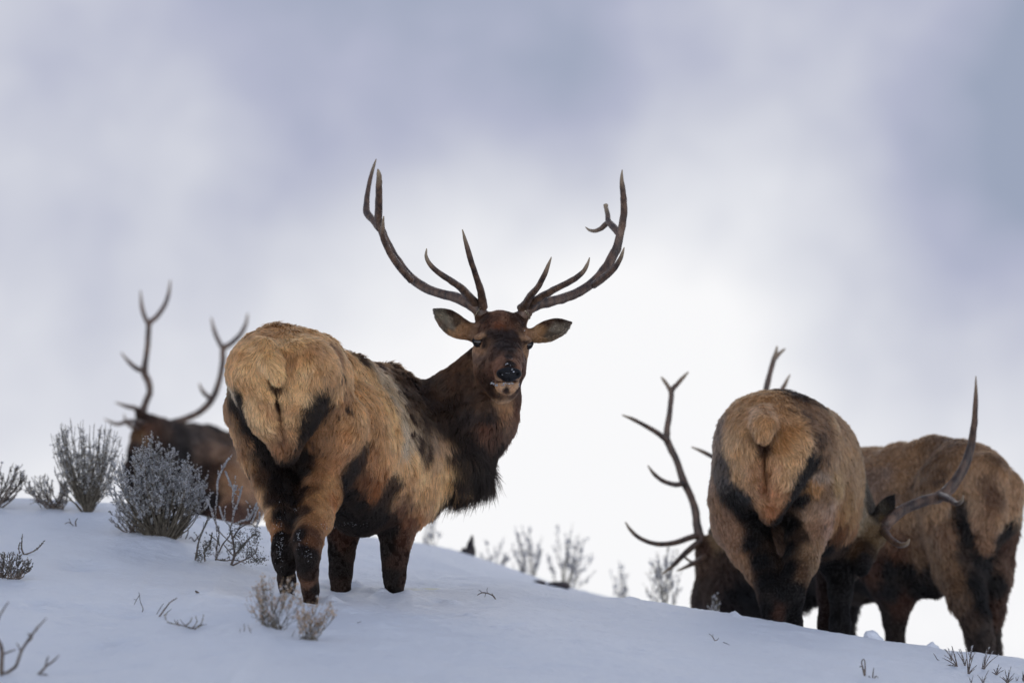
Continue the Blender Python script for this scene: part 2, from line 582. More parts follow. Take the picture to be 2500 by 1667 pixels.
def make_ground():
    fx = np.arange(-3.6, 3.6, 0.02); gx = 3.6 + np.cumsum(0.03 * 1.12 ** np.arange(75))
    xs = np.concatenate([-gx[::-1], fx, gx])
    fy = np.arange(22.5, 35, 0.025); fy2 = np.arange(35, 41, 0.05)
    y0 = 22.5 - np.cumsum(0.04 * 1.1 ** np.arange(70)); y0 = y0[y0 > -60]
    y1 = 41 + np.cumsum(0.08 * 1.1 ** np.arange(85))
    ys = np.concatenate([y0[::-1], fy, fy2, y1])
    X, Y = np.meshgrid(xs, ys, indexing='ij')
    x, y = X.ravel(), Y.ravel()
    z = ground(x, y)
    p = np.stack([x, y, 0 * x], -1)
    m = (np.abs(x) < 3.8) & (y > 22) & (y < 42)
    q = p[m]
    z[m] += 0.004 * np.maximum(noise(q * [1, .8, 1], 36, 11), 0) + 0.0018 * noise(q, 70, 12) + .006 * np.maximum(noise(q * [.5, 1.4, 1], 11, 14) - .25, 0)
    z = np.where(y > 60, np.maximum(z, -6), z)
    V = np.stack([x, y, z], 1)
    nx, ny = len(xs), len(ys)
    i = np.arange(nx - 1)[:, None] * ny; j = np.arange(ny - 1)[None]
    Q = np.stack([i + j, i + ny + j, i + ny + j + 1, i + j + 1], -1).reshape(-1, 4)
    m_, t, b = mat_new('snow')
    tc = t.nodes.new('ShaderNodeTexCoord'); mp = t.nodes.new('ShaderNodeMapping')
    mp.inputs['Scale'].default_value = (1, 2.2, 1)
    t.links.new(tc.outputs['Object'], mp.inputs[0])
    n1 = t.nodes.new('ShaderNodeTexNoise'); n1.inputs['Scale'].default_value = 16; n1.inputs['Detail'].default_value = 8; n1.inputs['Roughness'].default_value = .62
    n2 = t.nodes.new('ShaderNodeTexNoise'); n2.inputs['Scale'].default_value = 170; n2.inputs['Detail'].default_value = 3
    t.links.new(mp.outputs[0], n1.inputs['Vector']); t.links.new(tc.outputs['Object'], n2.inputs['Vector'])
    b1 = t.nodes.new('ShaderNodeBump'); b1.inputs['Strength'].default_value = .8; b1.inputs['Distance'].default_value = .035
    b2 = t.nodes.new('ShaderNodeBump'); b2.inputs['Strength'].default_value = .5; b2.inputs['Distance'].default_value = .003
    t.links.new(n1.outputs['Fac'], b1.inputs['Height']); t.links.new(n2.outputs['Fac'], b2.inputs['Height'])
    t.links.new(b1.outputs[0], b2.inputs['Normal']); t.links.new(b2.outputs[0], b.inputs['Normal'])
    # a pale yellow stain in the snow beside the fore hoof
    geo = t.nodes.new('ShaderNodeNewGeometry')
    fac = None
    for (px, py, r) in ((1052, 1437, .045), (1010, 1440, .05)):
        g = G(px, py)
        ds = t.nodes.new('ShaderNodeVectorMath'); ds.operation = 'MULTIPLY_ADD'
        sb = t.nodes.new('ShaderNodeVectorMath'); sb.operation = 'SUBTRACT'
        t.links.new(geo.outputs['Position'], sb.inputs[0]); sb.inputs[1].default_value = tuple(g)
        sc_ = t.nodes.new('ShaderNodeVectorMath'); sc_.operation = 'MULTIPLY'; sc_.inputs[1].default_value = (1 / r, .35 / r, 0)
        t.links.new(sb.outputs[0], sc_.inputs[0])
        t.nodes.remove(ds)
        ln = t.nodes.new('ShaderNodeVectorMath'); ln.operation = 'LENGTH'; t.links.new(sc_.outputs[0], ln.inputs[0])
        mr = t.nodes.new('ShaderNodeMapRange'); mr.inputs[1].default_value = .4; mr.inputs[2].default_value = 1.3; mr.inputs[3].default_value = .8 if r < .048 else .3; mr.inputs[4].default_value = 0
        t.links.new(ln.outputs['Value'], mr.inputs[0])
        if fac is None: fac = mr.outputs[0]
        else:
            mm = t.nodes.new('ShaderNodeMath'); mm.operation = 'MAXIMUM'; t.links.new(fac, mm.inputs[0]); t.links.new(mr.outputs[0], mm.inputs[1]); fac = mm.outputs[0]
    mx = t.nodes.new('ShaderNodeMix'); mx.data_type = 'RGBA'
    mx.inputs[6].default_value = (.80, .82, .865, 1); mx.inputs[7].default_value = (.74, .70, .42, 1)
    t.links.new(fac, mx.inputs[0]); t.links.new(mx.outputs[2], b.inputs['Base Color'])
    b.inputs['Roughness'].default_value = .55
    b.inputs['Specular IOR Level'].default_value = .25
    o = mesh_obj('snow_ground', V, Q, m_)
    setp(o, kind='structure')
    return m_
SNOW = make_ground()

# ------------------------------------------------------------------ elk
class Elk:
    def __init__(self, root_xy, label, shape, h, fine=None, hf=.005, name='bull_elk'):
        x, y = root_xy
        self.loc = np.array([x, y, gz(x, y)])
        self.root = empty(name, self.loc, label, 'elk', 'bull elk on the snowy ridge')
        self.V, self.Q = shape.mesh(h, fine, hf, 2)
        self.N = vert_normals(self.V, self.Q)
        self.body = mesh_obj('body', self.V, self.Q, SKIN, self.root, True, self.loc)
        self.bvh = BVHTree.FromPolygons([tuple(v) for v in self.V], [tuple(q) for q in self.Q])
    def hit(self, px, py):
        d = ray(px, py)
        r = self.bvh.ray_cast(Vector((0, 0, 0)), Vector(d))
        return None if r[0] is None else np.array(r[0])
    def near(self, px, py):
        """surface point under a pixel, or the surface point nearest to its line of sight"""
        p = self.hit(px, py)
        if p is not None: return p
        best = None
        y0 = self.loc[1]
        d = ray(px, py)
        L = norm(d)
        t = (self.V @ L); dist = np.linalg.norm(self.V - t[:, None] * L, axis=1)
        return self.V[int(np.argmin(dist))]
    def paint(self, pts, power=2.6, warp=.022):
        """pts: (px,py,(r,g,b) srgb,len_cm,mottle)"""
        C = np.array([self.near(q[0], q[1]) for q in pts])
        def gain(c):
            l = float(c @ [.3, .6, .1]); k = min(max((l - .012) / .07, 0), 1)
            return c * (.72 + .73 * k) / (1 + .75 * l)
        A = np.array([list(gain(srgb(*q[2]))) + [q[3] / 100.0, q[4]] for q in pts])
        W = self.V + warp * np.stack([fbm(self.V, 9, s, 2) for s in (1, 2, 3)], 1)
        out_ = np.zeros((len(W), 5)); ws = np.zeros(len(W))
        for i in range(len(C)):
            d2 = ((W - C[i]) ** 2).sum(1) + 1.5e-4
            wt = d2 ** (-power)
            out_ += wt[:, None] * A[i]; ws += wt
        out_ /= ws[:, None]
        self.C, self.A, self.pw = C, A, power
        self.col = out_[:, :3]; self.len = out_[:, 3]; self.mot = out_[:, 4]
        me = self.body.data
        at = me.attributes.new('coat', 'FLOAT_COLOR', 'POINT')
        at.data.foreach_set('color', np.concatenate([self.col * .6, np.ones((len(self.V), 1))], 1).astype(np.float32).ravel())
    def lookup(self, X):
        out_ = np.zeros((len(X), 5)); ws = np.zeros(len(X))
        for i in range(len(self.C)):
            d2 = ((X - self.C[i]) ** 2).sum(1) + 6e-5
            m = d2 < .16
            wt = d2[m] ** (-self.pw)
            out_[m] += wt[:, None] * self.A[i]; ws[m] += wt
        bad = ws <= 0
        out_[~bad] /= ws[~bad][:, None]
        return out_, bad
    def flow(self, strokes, tail):
        """strokes: (px0,py0,px1,py1) hair lies from the first towards the second"""
        base = np.broadcast_to(np.asarray(tail, float), self.V.shape) * 0.9 + np.array([0, 0, -1.0]) * 0.9
        acc_ = base * 0.02; 
        for a, b, c, d in strokes:
            p, q = self.near(a, b), self.near(c, d)
            v = norm(q - p)
            wt = 1.0 / (((self.V - p) ** 2).sum(1) / .05 ** 2 + .3) ** 1.5
            acc_ = acc_ + wt[:, None] * v
        self.fl = norm(acc_)
    def fur(self, count, width=.0011, lift=.42, tuft=.5, seed=1, name='fur', clump=.5, bare=(), zone=None, lifts=(), var=0.0):
        V, Q, N = self.V, self.Q, self.N
        n = int(count * DEV)
        if n < 100: return
        r = np.random.default_rng(seed)
        ar = np.linalg.norm(np.cross(V[Q[:, 2]] - V[Q[:, 0]], V[Q[:, 3]] - V[Q[:, 1]]), axis=1)
        ql = self.len[Q].mean(1)
        wt = ar * np.clip(.035 / np.maximum(ql, .004), .7, 4.5)
        if zone is not None:
            wt = ar * (((V[Q[:, 0]] - zone[0]) ** 2).sum(1) < zone[1] ** 2)
        wt = wt / wt.sum()
        f = r.choice(len(Q), n, p=wt)
        u, v = r.random((2, n))[:, :, None]
        q = Q[f]
        def lerp(Aq):
            if Aq.ndim == 1: Aq = Aq[:, None]
            return (1 - u) * (1 - v) * Aq[q[:, 0]] + u * (1 - v) * Aq[q[:, 1]] + u * v * Aq[q[:, 2]] + (1 - u) * v * Aq[q[:, 3]]
        p = lerp(V); nn = norm(lerp(N)); col = lerp(self.col); ln = lerp(self.len)[:, 0]; mot = lerp(self.mot)[:, 0]; fl = norm(lerp(self.fl))
        keep = np.ones(n, bool)
        for c_, r_ in bare:
            keep &= ((p - c_) ** 2).sum(1) > r_ * r_
        p, nn, col, ln, mot, fl = p[keep], nn[keep], col[keep], ln[keep], mot[keep], fl[keep]
        n = len(p)
        # colour follows locks: look the coat up at a jittered spot
        jit = .010 * np.stack([noise(p, 42, 70 + s) for s in range(3)], 1) + .016 * np.stack([noise(p, 15, 75 + s) for s in range(3)], 1) + .0085 * r.normal(size=(n, 3))
        lk, bad = self.lookup(p + jit * np.clip(ln / .03, .25, 1.3)[:, None])
        col = np.where(bad[:, None], col, lk[:, :3])
        tv = fl + tuft * np.stack([noise(p, 11, 20 + s) for s in range(3)], 1) + tuft * .8 * np.stack([noise(p, 34, 30 + s) for s in range(3)], 1) + .16 * r.normal(size=(n, 3))
        tv = norm(tv - nn * (tv * nn).sum(1, keepdims=True))
        cl = np.stack([noise(p, 60, 40 + s) for s in range(3)], 1)
        lf = lift * (1 + .5 * noise(p, 14, 51)) * np.clip(ln / .03, .55, 1.15)
        for c_, r_, a_ in lifts:
            g_ = np.exp(-((p - c_) ** 2).sum(1) / r_ ** 2)
            lf = lf + g_ * a_ * (.6 + .8 * noise(p, 22, 88))
        lf = np.clip(lf, .12, 1.35)[:, None]
        d0 = norm(tv * np.cos(lf) + nn * np.sin(lf) + clump * .5 * cl)
        L = (ln * (.72 + .3 * noise(p, 16, 52) + .4 * r.random(n) + np.clip(ln / .05 - 1, 0, 1) * .35 * (r.random(n) ** 3)))[:, None]
        # locks: hairs lean towards the middle of their lock
        def lockc(sz, sd):
            ij = np.floor((p + .004 * noise(p, 30, sd)[:, None]) / sz).astype(np.int64)
            h = [hash3(ij[:, 0], ij[:, 1], ij[:, 2], sd + q) for q in range(5)]
            c = (ij + .2 + .6 * np.stack(h[:3], 1)) * sz - p
            c = c - nn * (c * nn).sum(1, keepdims=True)
            return c, h[3], h[4]
        sz = .020
        ca, ha, hb = lockc(sz, 101)
        cb, hc_, hd = lockc(.009, 131)
        lks = np.clip(ln / .035, .15, 1)[:, None]
        L = L * (.78 + .4 * ha[:, None])
        K = 5
        t = np.linspace(0, 1, K)
        pos = np.empty((n, K, 3))
        curl = norm(np.cross(tv, nn)) * noise(p, 26, 53)[:, None] * .35
        for k in range(K):
            s = t[k]
            pos[:, k] = p - nn * np.minimum(.0015, ln * .05)[:, None] + (ca * (.35 + .5 * hb[:, None]) + cb * .4) * lks * .9 * s ** 1.4 + d0 * L * s + (-nn * .42 * np.sin(lf) + np.array([0, 0, -.16]) + curl) * L * s * s
        # per-hair colour: lock-to-lock variation plus dark guard tips scattered where mottled
        lock = (.45 * noise(p, 38, 60) + .5 * (ha * 2 - 1) + .35 * (hc_ * 2 - 1)) * np.clip(ln / .03, .4, 1) + var * (noise(p, 70, 90) + .8 * noise(p * np.array([1, 1, .6]), 150, 91))
        big = .55 * fbm(p, 13, 62, 3) + .6 * fbm(p * np.array([1, 1, .5]), 30, 66, 2)
        br = np.clip(1 + .36 * lock + .16 * r.normal(size=n), .35, 1.8)
        dk = np.clip((big + .35 * lock + (mot - .68) * 1.35) * 3.2, 0, 1)[:, None] * (mot[:, None] > .02)
        col = col * (1 - dk) + np.minimum(col * .2, srgb(42, 29, 22)) * dk
        warmth = noise(p, 20, 63)[:, None] * np.array([.06, 0, -.10])
        col = np.clip(col * np.array([1.07, 1.04, .97]) * br[:, None] * (1 + warmth), .002, .95)
        wd = width * np.clip(ln / .03, .5, 1.25)
        rad = wd[:, None] * np.array([1, .95, .8, .55, .18])[None]
        hc = bpy.data.hair_curves.new(name)
        hc.add_curves([K] * n)
        hc.attributes['position'].data.foreach_set('vector', (pos - self.loc).astype(np.float32).ravel())
        a = hc.attributes.get('radius') or hc.attributes.new('radius', 'FLOAT', 'POINT')
        a.data.foreach_set('value', rad.astype(np.float32).ravel())
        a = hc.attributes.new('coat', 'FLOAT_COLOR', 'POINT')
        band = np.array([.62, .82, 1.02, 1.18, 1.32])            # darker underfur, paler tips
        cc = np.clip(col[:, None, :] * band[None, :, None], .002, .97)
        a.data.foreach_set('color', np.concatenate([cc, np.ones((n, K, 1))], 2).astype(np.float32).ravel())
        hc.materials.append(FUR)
        o = bpy.data.objects.new(name, hc)
        COL.objects.link(o)
        o.parent = self.body
        return o
    def antler(self, beam, tines, label=None, sides=14, burr=True, taper=None):
        """beam, tines: lists of (px,py,y,rpx)"""
        t = Tubes(); tips = []
        def tube(pts, lump, seed):
            X = np.array([list(P(*q[:3])) + [R(q[3], q[2])] for q in pts])
            C = catmull(X, 10)
            rr = np.maximum(C[:, 3], .0012)
            # close the tip
            t.add(np.vstack([C[:, :3], C[-1, :3] + (C[-1, :3] - C[-2, :3]) * .3]), np.append(rr, .0004), sides, lump, seed)
            L_ = np.concatenate([[0], np.cumsum(np.linalg.norm(np.diff(C[:, :3], axis=0), axis=1))]); L_ = L_[-1] - L_
            tips.append(np.repeat(np.append(np.clip(1 - L_ / .11, 0, 1), 1.0), sides))
        tube(beam, .10, 3)
        for i, tn in enumerate(tines): tube(tn, .08, 5 + i)
        o = t.obj('antler', ANT, self.root, self.loc)
        at_ = o.data.attributes.new('tip', 'FLOAT', 'POINT'); at_.data.foreach_set('value', np.concatenate(tips).astype(np.float32))
        if label: o['label'] = label
        if burr:
            b = Tubes(); X = P(*beam[1][:3]); X2 = P(*beam[2][:3]); ax_ = norm(X2 - X); r0 = R(beam[1][3], beam[1][2]) * 1.10
            up = norm(np.cross(ax_, [0, 1, .1])); bi = np.cross(ax_, up)
            for k in range(26):
                a = k / 26 * 6.283
                c = X + (up * math.cos(a) + bi * math.sin(a)) * r0 + ax_ * random.uniform(-.003, .005)
                b.bits([c - np.array([.004, 0, 0])], [[1, random.uniform(-.5, .5), random.uniform(-.5, .5)]], .010, random.uniform(.003, .006))
            b.obj('burr', ANT_TIP, o, self.loc)
        return o

def Z1(X, Y): return 840 + X / 2.614, 360 + Y / 2.614
def Z2(X, Y): return 1000 + X / 2.851, 700 + Y / 2.851
def Z3(X, Y): return 500 + X / 2.064, 740 + Y / 2.064
def Z4(X, Y): return X / 2.24, 660 + Y / 2.24
def Z5(X, Y): return 1500 + X / 1.867, 800 + Y / 1.867
def ZF(X, Y): return 1120 + X / 6.535, 740 + Y / 6.535

# ---- the standing bull that looks back
def main_elk():
    s = Shape()
    yaw = -28
    # pelvis and rump
    s.ell((710, 940, 30.28), (.275, .30, .262), yaw, k=.07)
    s.ell((668, 905, 30.22), (.20, .26, .20), yaw, k=.10)
    s.ell((757, 918, 30.25), (.165, .22, .20), yaw, k=.08)
    # barrel, chest
    s.ell((868, 1092, 30.85), (.265, .60, .345), yaw, k=.10)
    s.ell((952, 1105, 31.15), (.255, .38, .35), yaw, k=.10)
    s.ell((1015, 1125, 31.22), (.15, .26, .25), yaw, k=.10)
    s.cone([(690, 850, 30.3, 46), (775, 868, 30.55, 46), (850, 920, 30.85, 46), (955, 958, 31.2, 50)], k=.08)
    s.ell((950, 940, 31.25), (.09, .16, .08), yaw, k=.07)
    s.cone([(880, 1230, 30.95, 80), (990, 1210, 31.2, 62)], k=.10)
    # buttock lobes and tail
    s.cone([(628, 905, 30.05, 72), (655, 1000, 30.07, 52), (690, 1100, 30.14, 22)], k=.07)
    s.cone([(745, 905, 30.05, 80), (728, 1000, 30.07, 50), (708, 1100, 30.14, 22)], k=.07)
    s.ell((684, 1020, 29.965), (.010, .055, .16), 0, 0, -10, k=.03, sign=-1)
    s.cone([(648, 850, 29.97, 26), (660, 885, 29.90, 26), (676, 920, 29.88, 15)], k=.03)
    # hind legs
    s.cone([(628, 1000, 30.35, 80), (648, 1100, 30.42, 62), (672, 1190, 30.32, 46), (688, 1265, 30.15, 33), (694, 1345, 30.02, 27), (696, 1372, 30.0, 24), (700, 1415, 30.1, 18), (704, 1500, 30.15, 19)], k=.05)
    s.cone([(800, 1040, 30.35, 98), (795, 1130, 30.50, 74), (777, 1205, 30.35, 54), (765, 1265, 30.15, 43), (752, 1320, 29.95, 33), (751, 1358, 29.88, 26), (752, 1400, 29.92, 21), (758, 1435, 29.98, 17), (758, 1505, 30.0, 18)], k=.05)
    # fore legs
    s.cone([(1000, 1140, 31.2, 80), (985, 1225, 31.15, 52), (968, 1300, 31.12, 36), (964, 1352, 31.1, 28), (963, 1400, 31.1, 22), (962, 1500, 31.1, 24)], k=.06)
    s.cone([(870, 1230, 31.35, 60), (838, 1300, 31.38, 35), (834, 1350, 31.38, 28), (832, 1395, 31.38, 24), (832, 1500, 31.38, 27)], k=.05)
    s.cone([(930, 1200, 31.3, 70), (1028, 1222, 31.3, 34), (1008, 1268, 31.25, 22)], k=.05)
    # neck with mane
    s.cone([(1000, 1045, 31.3, 92), (1090, 1050, 31.35, 90), (1172, 990, 31.35, 82), (1208, 915, 31.3, 62)], k=.09)
    s.cone([(1050, 1120, 31.32, 84), (1124, 1108, 31.3, 72), (1180, 1030, 31.3, 64), (1222, 970, 31.25, 44)], k=.08)
    s.cone([(1085, 1160, 31.3, 55), (1146, 1162, 31.28, 36)], k=.06)
    s.cone([(960, 975, 31.25, 45), (1040, 985, 31.3, 40), (1110, 945, 31.3, 40), (1170, 880, 31.3, 36)], k=.07)
    # skull
    s.ell((1223, 808, 31.20), (.122, .15, .105), 0, k=.05)
    s.ell((1225, 842, 31.12), (.132, .12, .10), 0, k=.05)
    s.cone([(1226, 845, 31.12, 54), (1234, 880, 30.96, 42), (1240, 908, 30.83, 33)], k=.035)
    s.cone([(1182, 862, 31.1, 29), (1190, 900, 31.05, 30), (1214, 910, 30.94, 25)], k=.035)
    s.cone([(1272, 862, 31.12, 17), (1265, 910, 30.97, 19)], k=.03)
    s.cone([(1215, 905, 31.15, 56), (1228, 935, 31.0, 40), (1237, 938, 30.9, 26)], k=.04)
    s.ell((1238, 940, 30.865), (.058, .045, .036), 0, k=.02)          # chin
    s.ell((1240, 913, 30.80), (.066, .05, .050), 0, k=.02)           # muzzle end
    s.ell((1238, 931, 30.80), (.070, .05, .006), 0, k=.008, sign=-1)  # mouth
    s.ell((1173, 822, 31.05), (.036, .04, .018), 0, 0, -20, k=.02)     # brows
    s.ell((1283, 828, 31.07), (.030, .04, .018), 0, 0, 20, k=.02)
    s.ell((1169, 838, 31.00), (.030, .03, .022), 0, 0, 20, k=.012, sign=-1)
    s.ell((1291, 843, 31.03), (.022, .03, .024), 0, 0, -20, k=.012, sign=-1)
    # pedicles
    s.cone([(1196, 800, 31.2, 24), (1178, 776, 31.22, 19)], k=.03)
    s.cone([(1256, 800, 31.2, 24), (1272, 776, 31.22, 18)], k=.03)
    # ears
    def ear(b, tip, wd, nrm):
        B, T = P(*b), P(*tip)
        L = np.linalg.norm(T - B) / 2
        M = basis(T - B, np.array(nrm, float))        # rows: along, across, thickness
        c = (B + T) / 2
        along, across, thick = M
        s.ellv(c - along * L * .10, np.array([along, across, thick]), (L * .92, wd, .032), k=.02)
        ta = c + along * L * .35; s.p.append(('c', (ta, T, wd * .62, .008), .03, 1))
        toc = norm(-c)
        if thick @ toc < 0: thick = -thick
        s.ellv(c + thick * .030 + along * .004, np.array([along, across, thick]), (L * .90, wd * .74, .036), k=.006, sign=-1)
    ear((1146, 820, 31.18), (1060, 756, 31.18), .060, (.25, -1, .1))
    ear((1296, 822, 31.18), (1394, 788, 31.18), .056, (-.15, -1, .1))
    s.cone([(1165, 815, 31.18, 24), (1136, 803, 31.2, 18)], k=.03)
    s.cone([(1275, 822, 31.18, 20), (1305, 820, 31.2, 15)], k=.03)
    lo = P(1045, 975, 30.70); hi = P(1410, 740, 31.35)
    e = Elk((P(830, 0, 30.6)[0], 30.6), 'large bull elk standing with its rump to us and head turned back, wide dark antlers', s, .014,
            (np.array([lo[0], 30.70, lo[2]]), np.array([hi[0], 31.3, hi[2]])), .0048)
    T = (204, 162, 112); TG = (182, 138, 92); GO = (164, 122, 82); B = (122, 86, 58); D = (62, 43, 30); K = (26, 19, 15)
    Y = (172, 150, 122); Rr = (94, 66, 50); OR = (138, 92, 58); KB = (44, 29, 21); NK = (52, 38, 29)
    a = []
    def z3(X, Y_, c, l=3.5, m=0.0): a.append((*Z3(X, Y_), c, l, m))
    def z2(X, Y_, c, l=1.2, m=0.0): a.append((*Z2(X, Y_), (c[0] * .99, c[1] * 1.0, c[2] * 1.02), l, m))
    def zf(X, Y_, c, l=.7, m=0.0): a.append((*ZF(X, Y_), (c[0] * .96, c[1] * 1.0, c[2] * 1.06), l, m))
    for q in [(350, 110, B, 5, .6), (300, 150, GO, 4), (250, 200, T, 4), (430, 130, TG, 5, .4), (450, 190, T, 4), (560, 160, TG, 4, .4), (560, 240, GO, 4), (640, 170, TG, 4, .5), (190, 240, TG), (150, 300, TG),
              (200, 330, T), (110, 360, TG, 3, .3), (330, 330, (208, 168, 118), 4), (300, 260, T), (370, 300, (206, 166, 116), 4), (280, 330, T), (430, 300, GO), (500, 320, T, 4), (590, 310, TG), (640, 230, B, 3.5, .6), (660, 300, TG, 4, .5), (560, 400, TG, 4, .3), (640, 390, GO, 4, .5), (680, 450, TG, 4, .5),
              (130, 430, Y, 3, .4), (200, 430, TG), (230, 490, T), (290, 430, T), (260, 560, T), (310, 520, GO), (310, 620, T), (350, 640, GO), (390, 720, OR), (330, 560, GO), (385, 600, GO), (440, 420, T, 4), (440, 520, GO), (480, 440, T), (500, 390, T), (430, 620, GO), (422, 700, OR), (352, 420, (60, 38, 24)), (362, 480, (60, 38, 24), 2), (368, 520, (66, 42, 28), 2), (376, 570, (84, 54, 36), 2), (384, 620, (88, 58, 38), 2), (393, 670, (92, 60, 40), 2), (400, 720, (84, 56, 38), 2), (340, 590, T), (415, 580, T), (352, 640, GO), (432, 650, GO), (330, 480, T), (400, 470, T), (372, 560, B), (400, 640, B),  # dark points down the rump cleft: crease shade painted into the coat
              (150, 500, K), (185, 540, K), (215, 620, K), (250, 690, K), (290, 740, K), (330, 800, K), (370, 870, K), (400, 980, K), (380, 1060, K), (410, 800, K), (300, 850, D, 2.5, .5),
              (115, 560, B, 3, .5), (135, 660, GO, 3, .4), (170, 740, B, 3, .6), (200, 830, GO, 3, .5), (240, 900, B, 3, .5), (270, 980, GO, 2.5, .3), (310, 1060, GO, 2.5, .3), (335, 1140, OR, 2), (350, 990, KB, 2), (200, 690, B, 3, .7),
              (570, 480, K), (540, 530, K), (520, 590, K), (490, 640, K), (470, 700, K), (450, 780, K), (455, 880, K), (440, 1000, K), (590, 550, K, 3), (445, 1080, K), (610, 470, K, 3, .3), (625, 520, K, 3, .4), (548, 600, K), (515, 640, K), (495, 760, K), (500, 850, K), (430, 860, K), (420, 930, K), (165, 470, K, 3), (200, 580, K), (235, 650, K), (272, 725, K), (312, 780, K), (352, 840, K), (385, 920, K),
              (650, 540, B, 3.5, .6), (720, 520, GO, 4, .7), (700, 480, B, 4, .5), (640, 610, B, 3, .5), (720, 600, GO, 3, .3), (780, 540, TG), (620, 690, B, 3, .5), (560, 720, B, 3, .7), (700, 690, (160, 112, 72), 3, .2), (760, 640, GO), (530, 780, D, 3, .7), (600, 800, B, 3, .4), (660, 800, (150, 104, 68), 2.6), (560, 880, B, 2.6, .3), (630, 900, GO, 2.6, .2), (600, 1000, GO, 2.4, .3), (550, 1000, (130, 92, 60), 2, .2), (640, 1000, (150, 98, 60), 2.2), (560, 1080, (128, 90, 58), 2, .1), (600, 1110, OR, 2), (500, 940, KB, 2), (540, 940, (96, 68, 46), 2), (580, 960, GO, 2.2), (600, 1060, GO, 2.2), (575, 1120, (132, 92, 60), 2), (590, 1150, (112, 76, 50), 1.6), (500, 1040, D, 1.8, .2), (555, 1160, (84, 56, 40), 1.5),
              (370, 1180, K, 1.2), (390, 1260, K, 1), (410, 1350, K, 1), (415, 1430, KB, 1), (480, 1160, K, 1.3), (540, 1190, (90, 58, 38), 1.4), (490, 1240, K, 1), (530, 1270, K, 1), (500, 1330, K, 1), (530, 1370, KB, 1), (525, 1420, Rr, 1), (530, 1470, KB, 1), (555, 1440, K, 1),
              (700, 230, TG, 4, .6), (720, 310, TG, 4, .3), (790, 330, T, 4), (850, 400, T, 4.5), (900, 470, T, 4.5), (800, 420, TG, 4), (860, 520, TG, 4.5), (950, 560, T, 4.5), (960, 640, T, 4.5), (880, 640, GO, 4.5), (820, 600, GO, 4), (900, 740, GO, 5), (960, 750, TG, 4.5), (850, 780, OR, 4), (900, 830, OR, 5), (800, 760, KB, 3), (830, 860, (80, 45, 25), 4), (870, 930, (110, 62, 32), 4), (760, 820, K, 2.5), (720, 880, K, 2), (740, 960, K, 2), (700, 1060, K, 2), (800, 1000, K, 2.5), (860, 1050, K, 2.5), (800, 1120, K, 2.5), (900, 1080, K, 2), (920, 960, KB, 2.5), (930, 900, D, 3),
              (780, 275, D, 5, .6), (850, 300, B, 6, .7), (900, 300, B, 7, .6), (950, 340, D, 7, .5), (880, 350, Y, 5, .5), (940, 420, Y, 5, .4), (960, 480, Y, 5, .4), (990, 440, D, 5, .5), (1000, 380, D, 5), (1000, 540, Y, 5, .5), (1000, 620, Y, 5, .4), (1030, 500, D, 5, .3), (1050, 560, (110, 90, 70), 5, .8), (1080, 460, NK, 5), (1100, 420, NK, 5), (1100, 600, NK, 5, .5), (1040, 640, Y, 5, .7), (1080, 690, (105, 85, 65), 5, .9), (1010, 720, Y, 5, .5), (1120, 740, D, 5, .6), (1150, 690, (140, 112, 86), 5, .6), (1200, 700, (160, 125, 92), 5, .1), (1170, 780, (175, 138, 100), 5, .3), (1050, 780, T, 5, .4), (1000, 820, TG, 5, .3), (1100, 850, T, 5, .2), (1200, 830, T, 5), (1225, 900, T, 5), (1150, 920, TG, 5), (1020, 900, GO, 4.5, .2), (1080, 940, TG, 4.5, .2), (1060, 1000, B, 4, .5), (1130, 1000, GO, 4.5), (1180, 960, T, 5), (1100, 1060, OR, 4), (1090, 1120, OR, 3.5), (1060, 1150, Rr, 3), (970, 900, KB, 3), (1010, 960, B, 3.5, .4),
              (1000, 1040, (84, 52, 35), 2.5), (1040, 1090, (90, 54, 36), 2.5), (960, 1080, KB, 2), (940, 1150, K, 1.6), (1000, 1180, (66, 40, 28), 1.6), (920, 1230, K, 1.3), (970, 1280, (50, 32, 24), 1.2), (950, 1380, K, 1), (1000, 1400, KB, 1), (960, 1450, K, 1),
              (700, 1200, (58, 34, 24), 1.6), (650, 1250, K, 1.2), (740, 1250, KB, 1.2), (690, 1330, K, 1), (690, 1420, KB, 1),
              (1130, 400, NK, 4), (1180, 370, NK, 4), (1240, 320, (78, 54, 38), 3), (1290, 260, (78, 52, 36), 2.5), (1320, 225, KB, 1.2), (1200, 440, (72, 52, 38), 4, .5), (1270, 400, (72, 50, 36), 3.5, .3), (1150, 500, NK, 5, .5), (1230, 520, NK, 5, .4), (1300, 480, (58, 42, 32), 4, .2), (1180, 620, NK, 6, .3), (1260, 620, (38, 28, 22), 6), (1330, 560, (48, 38, 33), 5), (1230, 720, (34, 25, 20), 7), (1300, 720, (30, 22, 18), 8), (1380, 700, (28, 21, 18), 8), (1290, 850, (32, 23, 18), 11), (1380, 850, (24, 18, 15), 12), (1440, 830, K, 11), (1280, 960, K, 10), (1350, 960, K, 11), (1420, 900, K, 11), (1230, 1000, KB, 6), (1420, 760, K, 8), (1480, 720, K, 6),
              (1400, 480, (74, 52, 38), 3), (1430, 560, (46, 38, 35), 4), (1460, 620, (56, 38, 29), 4), (1490, 520, (112, 78, 52), 3), (1500, 580, (78, 58, 44), 4), (1530, 640, (74, 54, 42), 4), (1560, 560, (80, 50, 36), 3), (1580, 480, (72, 48, 36), 2.5)]:
        z3(*q)
